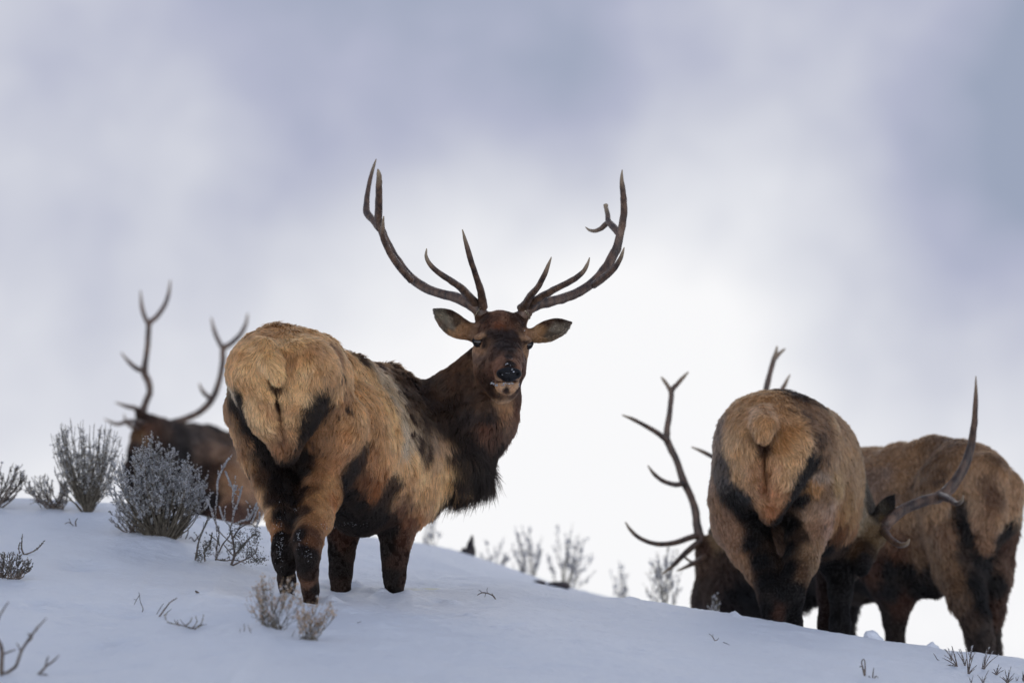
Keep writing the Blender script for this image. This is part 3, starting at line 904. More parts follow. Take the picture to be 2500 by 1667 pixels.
    for q in [(500, 160, (70, 42, 28), 2.2), (600, 140, (80, 48, 32), 3.0, .3), (700, 150, (80, 48, 32), 3.0, .3), (660, 210, (100, 60, 40), 3.2, .3), (560, 210, (84, 52, 36), 3.0, .4), (760, 210, (88, 54, 37), 3.0, .4), (700, 280, (98, 62, 42), 3.0, .3), (580, 290, (84, 54, 38), 2.6, .4), (800, 160, (66, 40, 27), 1.5), (450, 220, (62, 42, 29), 1.2), (850, 220, (70, 46, 32), 1.2), (640, 330, (106, 62, 40), 1.8), (480, 330, (78, 50, 36), 1.3), (820, 330, (88, 56, 38), 1.4), (950, 350, (84, 58, 42), 1.5), (1000, 300, (66, 44, 32), 1.2),
              (250, 480, (118, 86, 62), .8), (330, 430, (86, 58, 42), .8), (350, 530, (150, 112, 82), .7), (300, 600, (140, 102, 74), .7), (400, 580, (48, 34, 28), .6), (500, 500, (58, 42, 35), .8), (640, 500, (50, 37, 31), .8), (760, 520, (48, 35, 29), .8), (900, 520, (54, 38, 31), .8), (700, 650, (54, 42, 37), .7), (820, 700, (54, 42, 37), .7), (900, 640, (60, 44, 37), .7), (960, 600, (62, 44, 36), .7),
              (1060, 560, (150, 110, 78), .7), (1090, 500, (140, 100, 70), .7), (1050, 620, (60, 40, 30), .6), (1060, 760, (132, 96, 66), .6), (1020, 820, (100, 70, 50), .6),
              (400, 690, (50, 36, 30), .4), (300, 545, (150, 112, 82), .6), (235, 560, (120, 88, 64), .6), (240, 700, (140, 102, 74), .6), (340, 700, (150, 110, 80), .6), (1075, 560, (150, 112, 82), .6), (1070, 730, (130, 96, 70), .6),
              (290, 740, (146, 106, 74), .7), (370, 780, (130, 92, 64), .7), (250, 850, (92, 62, 44), .9), (330, 900, (86, 60, 44), .8), (450, 850, (84, 58, 43), .8), (260, 1000, (100, 68, 48), 1), (350, 1030, (80, 56, 41), 1), (450, 1000, (88, 60, 44), .8), (560, 850, (76, 54, 43), .7), (550, 980, (110, 74, 54), .6), (640, 930, (124, 84, 62), .5), (700, 900, (120, 84, 64), .5), (580, 1040, (120, 78, 56), .5), (900, 930, (122, 86, 64), .5), (980, 1050, (116, 76, 54), .5), (800, 860, (56, 44, 38), .5), (850, 960, (40, 32, 29), .4),
              (1000, 880, (96, 68, 52), .6), (1050, 900, (84, 58, 44), .6), (1040, 1050, (80, 54, 42), .7), (500, 1150, (88, 60, 46), .7), (570, 1180, (92, 62, 48), .5), (350, 1200, (76, 52, 38), 1.4), (450, 1250, (72, 50, 37), 1), (500, 1240, (66, 46, 35), .6), (600, 1230, (90, 60, 46), .4), (900, 1250, (84, 56, 44), .4),
              (590, 1330, (226, 170, 122), .9), (650, 1350, (226, 172, 128), .9), (700, 1320, (228, 180, 136), .8), (850, 1340, (222, 168, 122), .9), (930, 1320, (222, 172, 126), .9), (660, 1410, (214, 156, 108), 1.2), (870, 1400, (206, 150, 104), 1.2), (770, 1370, (36, 24, 20), .6), (770, 1410, (60, 40, 30), .8), (650, 1470, (70, 48, 36), 2), (700, 1530, (176, 132, 92), 3), (780, 1530, (190, 146, 104), 3), (860, 1480, (80, 54, 40), 2), (540, 1420, (58, 40, 31), 1.5), (520, 1320, (66, 45, 34), 1), (1000, 1330, (62, 42, 33), .8), (960, 1430, (66, 44, 34), 1.5)]:
        zf(*q)
    for q in [(620, 800, (150, 108, 74), 3), (680, 830, (140, 100, 68), 3), (640, 900, (120, 80, 54), 3.5), (700, 930, (92, 66, 50), 4), (740, 800, (74, 48, 36), 2), (590, 820, (60, 44, 36), 3), (560, 900, (46, 36, 32), 4), (670, 1010, (74, 54, 42), 4), (720, 990, (78, 56, 44), 3.5), (560, 960, (92, 58, 42), 4), (620, 1000, (60, 38, 29), 5), (760, 700, (56, 38, 32), 1.5),
              (160, 140, (46, 33, 27), .6), (300, 160, (56, 38, 28), .6), (400, 220, (70, 45, 30), .6), (200, 180, (88, 80, 68), 1.6, .2), (240, 230, (112, 102, 86), 2.2, .2), (230, 290, (92, 80, 66), 1.6, .2), (290, 280, (106, 94, 78), 2.2, .2), (330, 260, (74, 56, 40), .9), (340, 310, (134, 98, 66), 1.6), (380, 300, (120, 86, 58), 1.2), (380, 370, (120, 84, 56), .9), (290, 325, (130, 98, 68), 1.2), (200, 290, (90, 62, 44), .6),
              (1140, 240, (66, 52, 42), .6), (1050, 220, (58, 42, 33), .6), (950, 240, (72, 50, 36), .6), (1080, 280, (92, 82, 70), 1.8, .2), (1020, 300, (110, 98, 82), 2.2, .2), (970, 340, (84, 72, 58), 1.1), (1000, 370, (86, 70, 54), 1), (900, 310, (132, 98, 66), 1.6), (880, 350, (136, 100, 68), 1.4), (930, 390, (100, 74, 48), .8), (860, 380, (120, 90, 62), .8)]:
        z2(*q)
    e.paint(a, warp=.012)
    tail = np.array([-.47, -.88, -.1])
    fl = []
    def st(f, *q):
        for x0, y0, x1, y1 in q: fl.append((*f(x0, y0), *f(x1, y1)))
    st(Z3, (300, 140, 240, 210), (250, 200, 200, 280), (200, 300, 180, 380), (430, 130, 460, 200), (500, 200, 560, 270), (600, 200, 680, 270), (330, 300, 370, 370), (520, 300, 560, 380), (480, 400, 460, 500), (620, 360, 660, 440), (230, 450, 270, 540), (290, 560, 340, 640), (350, 660, 400, 750), (430, 560, 420, 680), (130, 450, 160, 530), (150, 650, 190, 760), (230, 850, 280, 960), (700, 560, 640, 650), (640, 700, 600, 800), (620, 900, 600, 1000),
       (780, 330, 830, 430), (860, 430, 900, 540), (900, 560, 920, 680), (900, 700, 900, 830), (960, 600, 960, 740), (950, 330, 990, 400), (860, 300, 910, 340), (1000, 450, 1030, 550), (1080, 500, 1090, 620), (1150, 700, 1160, 820), (1200, 840, 1190, 960), (1050, 800, 1060, 920), (1120, 950, 1090, 1060), (1200, 400, 1160, 460), (1250, 350, 1210, 420), (1250, 550, 1230, 680), (1350, 700, 1350, 850), (1400, 800, 1400, 950), (1480, 640, 1460, 760), (1300, 850, 1290, 980), (1500, 560, 1500, 660), (1430, 520, 1400, 640),
       (390, 1200, 395, 1350), (520, 1200, 520, 1350), (960, 1250, 955, 1400), (690, 1250, 690, 1400), (980, 1080, 970, 1200))
    st(ZF, (800, 800, 800, 650), (700, 700, 680, 560), (900, 700, 920, 560), (640, 330, 600, 250), (800, 330, 820, 250), (560, 950, 480, 850), (450, 900, 380, 1000), (350, 800, 280, 900), (650, 1350, 630, 1430), (870, 1350, 880, 1430), (560, 1150, 500, 1250), (740, 1500, 740, 1600), (990, 950, 1040, 900), (640, 950, 600, 880))
    st(Z2, (400, 300, 340, 270), (300, 250, 220, 190), (860, 350, 930, 320), (980, 320, 1080, 260), (650, 800, 650, 900), (700, 950, 690, 1050))
    e.flow(fl, tail)
    EY = []
    for px, py, r, dx in ((1167.5, 835.5, .0280, 1), (1289, 842, .0245, -1)):
        d = norm(ray(px, py)); h = e.near(px, py)
        EY.append((h + d * r * .30, r, dx, d))
    NC = e.hit(1242, 912)
    HC = P(1226, 850, 31.1)
    lf_ = [(e.near(*ZF(X, Y_)), .045, .5) for X, Y_ in ((560, 180), (700, 170), (660, 260), (800, 220))] + [(e.near(*Z3(X, Y_)), .07, .8) for X, Y_ in ((800, 285), (860, 300), (920, 300), (960, 340), (340, 110), (1010, 370))]
    bare = [(c_ - d_ * .006, r_ * .95) for c_, r_, x_, d_ in EY] + [(NC + [0, .01, .002], .040)]
    lf_ += [(e.near(*Z3(X, Y_)), .06, .45) for X, Y_ in ((1440, 820), (1430, 900), (1380, 970), (1300, 985), (1240, 1000), (1490, 720))]
    e.fur(110000, .00055, .34, .35, 9, name='head_fur', clump=.35, bare=bare, zone=(HC, .30), var=.85)
    e.fur(430000, .00095, .42, .5, 1, lifts=lf_, bare=[(c_ - d_ * .006, r_ * .95) for c_, r_, x_, d_ in EY] + [(NC + [0, .01, .002], .040)])
    # antlers
    def pts(f, seq): return [(*f(x, y), d, r) for x, y, d, r in seq]
    e.antler(pts(Z1, [(905, 1095, 31.21, 15), (868, 1048, 31.21, 16.5), (830, 1012, 31.22, 15.5), (780, 985, 31.25, 14), (700, 955, 31.32, 12.5), (600, 928, 31.4, 11.5), (500, 885, 31.5, 11.5), (405, 812, 31.6, 12), (320, 700, 31.68, 11.5), (275, 610, 31.70, 10.5), (240, 530, 31.68, 9.5), (220, 470, 31.66, 9.5), (221, 400, 31.62, 9.5), (222, 300, 31.55, 8.6), (224, 220, 31.5, 7.6), (222, 170, 31.47, 6.0), (216, 140, 31.45, 2.0)]),
             [pts(Z1, [(884, 1020, 31.2, 13), (880, 960, 31.15, 10.5), (868, 900, 31.08, 9), (832, 790, 30.95, 7.5), (800, 690, 30.85, 7), (775, 600, 30.8, 5.2), (755, 525, 30.76, 1.4)]),
              pts(Z1, [(845, 1000, 31.2, 12), (800, 955, 31.15, 10.5), (745, 895, 31.05, 9.5), (680, 850, 30.95, 8.2), (605, 800, 30.87, 7.2), (548, 745, 30.82, 6.0), (524, 695, 30.8, 4.2), (527, 645, 30.79, 1.2)]),
              pts(Z1, [(430, 850, 31.5, 9), (340, 745, 31.42, 8.5), (280, 650, 31.36, 8.0), (247, 570, 31.3, 7.2), (247, 510, 31.26, 5.2), (253, 440, 31.22, 1.5)]),
              pts(Z1, [(225, 520, 31.7, 8), (185, 465, 31.78, 8.5), (148, 420, 31.85, 9.5), (143, 360, 31.9, 7.5), (152, 280, 31.95, 6.2), (170, 190, 32.0, 5.0), (190, 120, 32.02, 3.6), (205, 75, 32.04, 1.2)])])
    e.antler(pts(Z1, [(1110, 1100, 31.21, 15), (1150, 1056, 31.21, 16.5), (1188, 1022, 31.22, 15.5), (1235, 1000, 31.25, 14), (1310, 985, 31.3, 12.5), (1400, 962, 31.38, 12), (1500, 922, 31.46, 11.5), (1600, 850, 31.55, 12), (1680, 755, 31.62, 12), (1735, 655, 31.65, 11.5), (1764, 550, 31.65, 10), (1784, 440, 31.62, 8.6), (1785, 350, 31.58, 8), (1778, 270, 31.53, 7), (1772, 200, 31.5, 4.6), (1775, 143, 31.48, 1.2)]),
             [pts(Z1, [(1135, 1030, 31.2, 13), (1165, 990, 31.15, 10.5), (1190, 945, 31.08, 9), (1238, 890, 30.98, 7.6), (1275, 820, 30.9, 6.6), (1300, 760, 30.86, 5), (1323, 700, 30.83, 1.3)]),
              pts(Z1, [(1175, 1015, 31.2, 12), (1240, 965, 31.12, 10), (1300, 930, 31.05, 9), (1380, 887, 30.96, 8.2), (1460, 845, 30.88, 7.4), (1520, 800, 30.83, 6.2), (1552, 748, 30.8, 4.2), (1567, 702, 30.79, 1.2)]),
              pts(Z1, [(1590, 880, 31.45, 9), (1660, 830, 31.38, 8.8), (1720, 775, 31.32, 7.6), (1755, 725, 31.28, 6.0), (1775, 680, 31.24, 4.4), (1788, 638, 31.22, 1.3)]),
              pts(Z1, [(1755, 560, 31.66, 6), (1725, 515, 31.74, 9), (1690, 475, 31.82, 7.5), (1682, 430, 31.88, 6.2), (1672, 385, 31.92, 5.6), (1670, 368, 31.93, 6.2)]),
              pts(Z1, [(1712, 500, 31.76, 6), (1680, 485, 31.84, 7), (1640, 518, 31.86, 5.8), (1600, 533, 31.88, 4.8), (1565, 527, 31.9, 3.2), (1540, 508, 31.91, 1.0)])])
    # eyes, with dark lids and tear ducts
    for c, r, dx, d in EY:
        n = 20
        th, ph = np.meshgrid(np.linspace(0, math.pi, n), np.linspace(0, 2 * math.pi, 2 * n), indexing='ij')
        Vv = c + r * np.stack([np.sin(th) * np.cos(ph), np.sin(th) * np.sin(ph), np.cos(th)], -1).reshape(-1, 3)
        i = np.arange(n - 1)[:, None] * 2 * n; j = np.arange(2 * n - 1)[None]
        Qq = np.stack([i + j, i + 2 * n + j, i + 2 * n + j + 1, i + j + 1], -1).reshape(-1, 4)
        eo = mesh_obj('eye', Vv, Qq, EYE, e.root, True, e.loc)
        lid = Tubes()
        f = -d
        right = norm(np.cross([0, 0, 1], -f)); right = np.array([1, 0, 0]) if abs(right[0]) < .1 else right
        right = np.array([1.0, 0, 0]) - f * f[0]; right = norm(right); upv = norm(np.cross(right, f)); upv = upv if upv[2] > 0 else -upv
        for sgn in (1, -1):
            L = []
            for q in np.linspace(-1.0, 1.0, 13):
                xx = q * r * 1.05 * dx; yy = sgn * r * (.78 if sgn > 0 else .62) * math.sqrt(max(0, 1 - q * q)) - (q + .3) * r * .30
                zz = math.sqrt(max(.0, (r * 1.06) ** 2 - min(xx * xx + yy * yy, (r * 1.04) ** 2)))
                L.append(c + right * xx + upv * yy + f * (zz + .001))
            lid.add(L, np.linspace(.0035, .0045, 13), 6)
        tx = c + right * r * 1.0 * dx - upv * r * .45 + f * r * .5
        lid.add([tx, tx + right * r * .5 * dx - upv * r * .45 + f * .004, tx + right * r * .9 * dx - upv * r * 1.0 + f * .003], [.0045, .004, .002], 6)
        lid.obj('eyelid', NOSE, eo, e.loc)
    # nose pad with nostrils
    s = Shape()
    cy = e.hit(1242, 908)[1]
    s.ell((1242, 911, cy + .022), (.044, .045, .032), 0, k=.01)
    s.ell((1242, 922, cy + .018), (.034, .038, .022), 0, k=.02)
    s.ell((1224, 912, cy + .026), (.026, .04, .024), 0, k=.015)
    s.ell((1261, 912, cy + .026), (.026, .04, .024), 0, k=.015)
    s.ell((1221, 913, cy - .014), (.011, .022, .0075), 0, 0, 30, k=.008, sign=-1)
    s.ell((1264, 913, cy - .014), (.011, .022, .0075), 0, 0, -30, k=.008, sign=-1)
    s.ell((1242, 930, cy - .020), (.0025, .02, .018), 0, k=.006, sign=-1)
    Vn, Qn = s.mesh(.0024, smooth=2)
    mesh_obj('nose', Vn, Qn, NOSE, e.root, True, e.loc)
    # snow stuck to lips, nose and legs
    fr = Tubes()
    nb = BVHTree.FromPolygons([tuple(v) for v in Vn], [tuple(q) for q in Qn])
    def flake(px, py, n, spread, size):
        for k in range(n):
            x, y_ = px + random.gauss(0, spread[0]), py + random.gauss(0, spread[1])
            d = ray(x, y_)
            r = nb.ray_cast(Vector((0, 0, 0)), Vector(d))
            h = np.array(r[0]) if r[0] is not None else e.hit(x, y_)
            if h is None: continue
            q = norm(rng.normal(size=3)) * size * random.uniform(.6, 1.4)
            h = h - norm(d) * .004
            fr.bits([h - q * .5], [q], np.linalg.norm(q), np.linalg.norm(q) * random.uniform(.3, .5))
    for x, y_, n, spx, spy, sz in [(540, 1270, 12, 2.0, 2.0, .010), (600, 1305, 10, 2.0, 1.0, .010), (700, 1300, 7, 2, .8, .008), (760, 1280, 10, 4, 1.0, .008), (850, 1285, 9, 4, .8, .007), (960, 1300, 8, 1.5, 2, .006),
                                  (765, 965, 5, 1.5, .8, .005), (820, 990, 2, .5, .5, .006), (860, 1055, 5, 1.4, .8, .006), (880, 1090, 5, 2, .6, .006), (790, 1115, 5, 3, .5, .004), (700, 1140, 2, .8, .6, .005), (845, 885, 2, .6, .6, .004), (1045, 440, 2, .6, .6, .006), (740, 980, 2, 1, 1, .004)]:
        flake(*ZF(x, y_), n, (spx, spy), sz)
    for x, y_, n, spx, spy in [(380, 1200, 45, 5, 28), (450, 1040, 10, 4, 5), (470, 1190, 20, 4, 18), (520, 1260, 14, 4, 14), (690, 1115, 40, 30, 3), (630, 1130, 12, 6, 4), (360, 1120, 5, 4, 12)]:
        flake(*Z3(x, y_), int(n * 1.5), (spx, spy), .0042)
    fr.obj('snow_crust', SNOW, e.root, e.loc)['kind'] = 'stuff'
    return e


def pz(f, seq): return [(*f(x, y), d, r) for x, y, d, r in seq]

# ---- bull grazing on the ridge, rump to us, head swung to the right
def right_elk():
    s = Shape(); yaw = -15
    def C(X, Y_, d): return (*Z5(X, Y_), d)
    s.ell(C(738, 508, 32.90), (.33, .32, .265), yaw, k=.07)
    s.ell(C(610, 680, 32.92), (.19, .25, .25), yaw, k=.09)
    s.ell(C(885, 668, 33.30), (.285, .60, .38), yaw, k=.10)
    s.ell(C(900, 880, 33.45), (.25, .45, .25), yaw, k=.10)
    s.ell(C(1010, 860, 33.7), (.20, .3, .30), yaw, k=.10)
    s.cone(pz(Z5, [(640, 520, 32.68, 70), (690, 690, 32.68, 50), (712, 850, 32.74, 20)]), k=.07)
    s.cone(pz(Z5, [(800, 520, 32.68, 74), (755, 690, 32.68, 48), (722, 850, 32.74, 20)]), k=.07)
    s.ell(C(690, 670, 32.575), (.010, .055, .17), 0, 0, -4, k=.03, sign=-1)
    s.cone(pz(Z5, [(680, 400, 32.62, 28), (676, 450, 32.50, 29), (676, 490, 32.47, 22)]), k=.022)
    s.cone(pz(Z5, [(560, 780, 32.95, 70), (575, 890, 33.0, 66), (622, 1000, 32.95, 52), (680, 1100, 32.85, 42), (716, 1215, 32.7, 31), (726, 1290, 32.7, 26), (722, 1480, 32.75, 26)]), k=.05)
    s.cone(pz(Z5, [(880, 740, 32.95, 84), (888, 860, 33.0, 60), (868, 960, 32.9, 45), (852, 1060, 32.8, 38), (828, 1130, 32.7, 29), (818, 1220, 32.72, 24), (812, 1350, 32.8, 21), (812, 1480, 32.8, 21)]), k=.05)
    s.cone(pz(Z5, [(1030, 950, 33.6, 60), (1032, 1080, 33.55, 38), (1030, 1200, 33.5, 27), (1028, 1350, 33.5, 23), (1026, 1520, 33.5, 24)]), k=.05)
    s.cone(pz(Z5, [(960, 950, 33.8, 60), (980, 1080, 33.75, 38), (978, 1200, 33.7, 27), (974, 1350, 33.7, 23), (972, 1520, 33.7, 24)]), k=.05)
    s.ell(C(1050, 980, 33.65), (.13, .24, .22), yaw, k=.08)
    s.cone(pz(Z5, [(1040, 830, 33.8, 74), (1110, 900, 33.75, 52), (1165, 940, 33.55, 34), (1185, 935, 33.5, 30)]), k=.06)
    s.cone(pz(Z5, [(1170, 945, 33.5, 32), (1150, 1030, 33.45, 24), (1130, 1090, 33.42, 18), (1125, 1105, 33.42, 16)]), k=.03)
    B, T = P(*C(1190, 905, 33.5)), P(*C(1262, 778, 33.55))
    M = basis(T - B, np.array([.45, -1, .1]))
    L = np.linalg.norm(T - B) / 2; c = (B + T) / 2
    s.ellv(c, M, (L * 1.1, .056, .030), k=.02)
    s.p.append(('c', (c + M[0] * L * .35, T + M[0] * .03, .032, .008), .03, 1))
    th = M[2] if M[2] @ c < 0 else -M[2]
    s.ellv(c + th * .030 + M[0] * .012, M, (L * .95, .043, .034), k=.006, sign=-1)
    e = Elk((P(*C(800, 1300, 33.1))[0], 33.1), 'grazing bull elk with its rump to us, head low at its right side', s, .016)
    T_ = (178, 134, 92); TG = (160, 116, 76); GO = (150, 102, 60); B = (104, 74, 52); D = (58, 42, 32); K = (22, 19, 18); Gy = (112, 90, 74); OR = (116, 78, 52)
    a = []
    for q in [(700, 300, TG, 4), (800, 290, D, 4, .8), (870, 300, D, 4, .7), (620, 330, TG, 4), (560, 400, TG, 4), (640, 400, (175, 132, 94), 4), (720, 390, (182, 138, 100), 4), (675, 440, (180, 132, 88), 3), (650, 480, (176, 128, 84), 3), (700, 490, (172, 124, 80), 3), (676, 540, (62, 40, 28), 1.5), (640, 500, (110, 76, 50), 2.5), (715, 500, (110, 76, 50), 2.5), (800, 390, TG, 4, .5), (880, 380, B, 4, .7), (900, 440, B, 4, .7), (820, 460, GO, 4, .3), (860, 520, T_, 4, .3), (760, 530, GO, 4, .2),
              (560, 480, T_, 4), (520, 560, T_, 4), (600, 560, T_, 4), (560, 640, T_, 4), (630, 640, (165, 118, 80), 4), (620, 740, (168, 122, 84), 4), (675, 640, (120, 78, 50), 3), (680, 740, (120, 76, 50), 3), (730, 620, (172, 124, 84), 4), (800, 600, (182, 138, 94), 4), (840, 600, T_, 4), (780, 700, T_, 4), (730, 740, (164, 108, 72), 4), (660, 790, (160, 114, 78), 3.5), (710, 820, (150, 92, 56), 3.5), (750, 780, (160, 112, 76), 3),
              (470, 480, Gy, 3, .2), (455, 560, Gy, 3, .2), (440, 640, Gy, 3), (470, 640, (78, 66, 58), 3), (500, 620, (70, 60, 54), 3), (440, 720, (120, 90, 70), 3), (500, 700, (66, 58, 54), 3), (520, 760, K, 3), (560, 800, K, 2.5), (600, 850, K, 2), (640, 900, K, 2), (620, 980, K, 2), (660, 1060, K, 2), (690, 900, K, 2), (580, 760, (44, 42, 42), 3),
              (450, 800, (120, 86, 62), 3), (490, 860, (118, 84, 62), 3), (530, 920, (120, 86, 64), 2.6), (540, 980, (124, 88, 64), 2.6), (570, 1060, (130, 92, 64), 2.3), (590, 1100, (120, 84, 58), 2), (640, 1200, D, 1.5), (610, 1150, (96, 66, 46), 2), (690, 1150, K, 1.5), (700, 1280, K, 1), (720, 1350, K, 1), (750, 1300, (62, 38, 28), 1),
              (915, 570, K, 3), (925, 610, K, 3), (900, 600, K, 3), (895, 650, K, 3), (870, 660, K, 3), (870, 700, K, 3), (840, 720, K, 3), (830, 760, K, 3), (800, 800, K, 2.5), (760, 870, K, 2), (850, 780, K, 2.5), (800, 900, K, 2), (740, 950, (70, 44, 28), 2), (800, 1000, K, 2), (790, 1100, K, 1.4), (780, 1200, K, 1), (830, 1200, K, 1), (820, 1300, K, 1),
              (960, 480, B, 4, .5), (930, 540, B, 4, .7), (1000, 420, (130, 96, 68), 4, .2), (1020, 500, (132, 98, 68), 4), (1060, 560, (138, 102, 70), 4), (1000, 600, (136, 102, 72), 4, .4), (960, 620, B, 4, .7), (940, 680, (136, 114, 96), 4, .5), (920, 720, GO, 4, .5), (970, 740, B, 4, .6), (1010, 700, (140, 106, 68), 4, .4), (1080, 650, (130, 96, 66), 4.5), (1100, 740, (134, 100, 68), 4.5), (1060, 800, (130, 92, 56), 4.5), (1020, 850, (112, 70, 38), 5), (1100, 850, (126, 86, 52), 5), (1090, 920, OR, 4.5), (1030, 940, (84, 48, 26), 4), (980, 1000, K, 3), (1120, 800, (132, 100, 70), 4),
              (900, 840, (140, 108, 84), 3.5, .4), (960, 830, (146, 114, 92), 3.5, .4), (920, 920, (132, 98, 74), 3, .4), (970, 900, (142, 106, 84), 3, .4), (890, 1000, (116, 88, 64), 3, .3), (930, 1000, (124, 92, 66), 3, .2), (900, 1080, (96, 70, 48), 2.4), (870, 1120, (80, 56, 38), 2), (850, 960, D, 2),
              (1000, 1100, K, 1.6), (1050, 1100, K, 1.5), (1000, 1250, K, 1), (1050, 1250, (30, 27, 26), 1), (940, 1250, (48, 32, 26), 1), (1060, 1000, (44, 30, 22), 2), (1110, 1000, (70, 48, 30), 2),
              (1130, 900, (120, 100, 76), 2.5, .2), (1150, 860, (132, 112, 88), 2), (1170, 930, (100, 78, 54), 1.5), (1190, 960, (92, 70, 46), 1.2), (1140, 1040, (34, 28, 26), .8), (1130, 1100, K, .6), (1160, 1000, (60, 44, 32), 1), (1200, 870, (70, 58, 46), 1), (1230, 820, (62, 54, 44), 1), (1262, 785, (34, 28, 25), .8), (1185, 840, (36, 30, 26), .8), (1220, 880, (96, 74, 48), 1)]:
        a.append((*Z5(q[0], q[1]), q[2], q[3], q[4] if len(q) > 4 else 0.0))
    a = [(q[0], q[1], (q[2][0] * .97, q[2][1] * 1.0, q[2][2] * 1.03), q[3], q[4]) for q in a]
    e.paint(a)
    fl = []
    for x0, y0, x1, y1 in [(640, 400, 600, 480), (760, 400, 820, 460), (675, 430, 675, 500), (850, 440, 930, 480), (560, 500, 560, 620), (820, 520, 880, 560), (600, 620, 640, 740), (790, 620, 750, 740), (1000, 480, 1050, 600), (1080, 640, 1090, 780), (950, 700, 950, 820), (480, 700, 500, 820), (540, 900, 570, 1020), (920, 900, 900, 1020), (1060, 800, 1050, 920), (1000, 1100, 1000, 1250)]:
        fl.append((*Z5(x0, y0), *Z5(x1, y1)))
    e.flow(fl, np.array([-.26, -.95, -.1]))
    e.fur(170000, .0013, .42, .5, 2)
    e.antler(pz(Z5, [(1200, 935, 33.5, 14), (1225, 908, 33.5, 14.5), (1255, 878, 33.5, 14.5), (1310, 832, 33.55, 13.5), (1400, 792, 33.6, 13), (1480, 770, 33.65, 14), (1535, 725, 33.68, 13.5), (1590, 640, 33.7, 12), (1625, 540, 33.7, 10), (1640, 440, 33.65, 8), (1647, 330, 33.6, 6), (1648, 222, 33.55, 1.3)]),
             [pz(Z5, [(1490, 768, 33.62, 11), (1528, 780, 33.45, 8.5), (1558, 800, 33.3, 6), (1583, 790, 33.2, 4.5), (1590, 764, 33.15, 1.5)]),
              pz(Z5, [(1222, 915, 33.48, 12), (1255, 958, 33.3, 8.5), (1297, 988, 33.2, 7.5), (1330, 985, 33.12, 5.5), (1344, 964, 33.08, 1.8)])])
    e.antler(pz(Z5, [(1175, 935, 33.6, 14), (1150, 900, 33.75, 14), (1080, 840, 34.05, 13), (1000, 740, 34.3, 12), (940, 640, 34.4, 12), (900, 520, 34.4, 11), (890, 440, 34.4, 8), (895, 380, 34.4, 2)]), [])
    return e

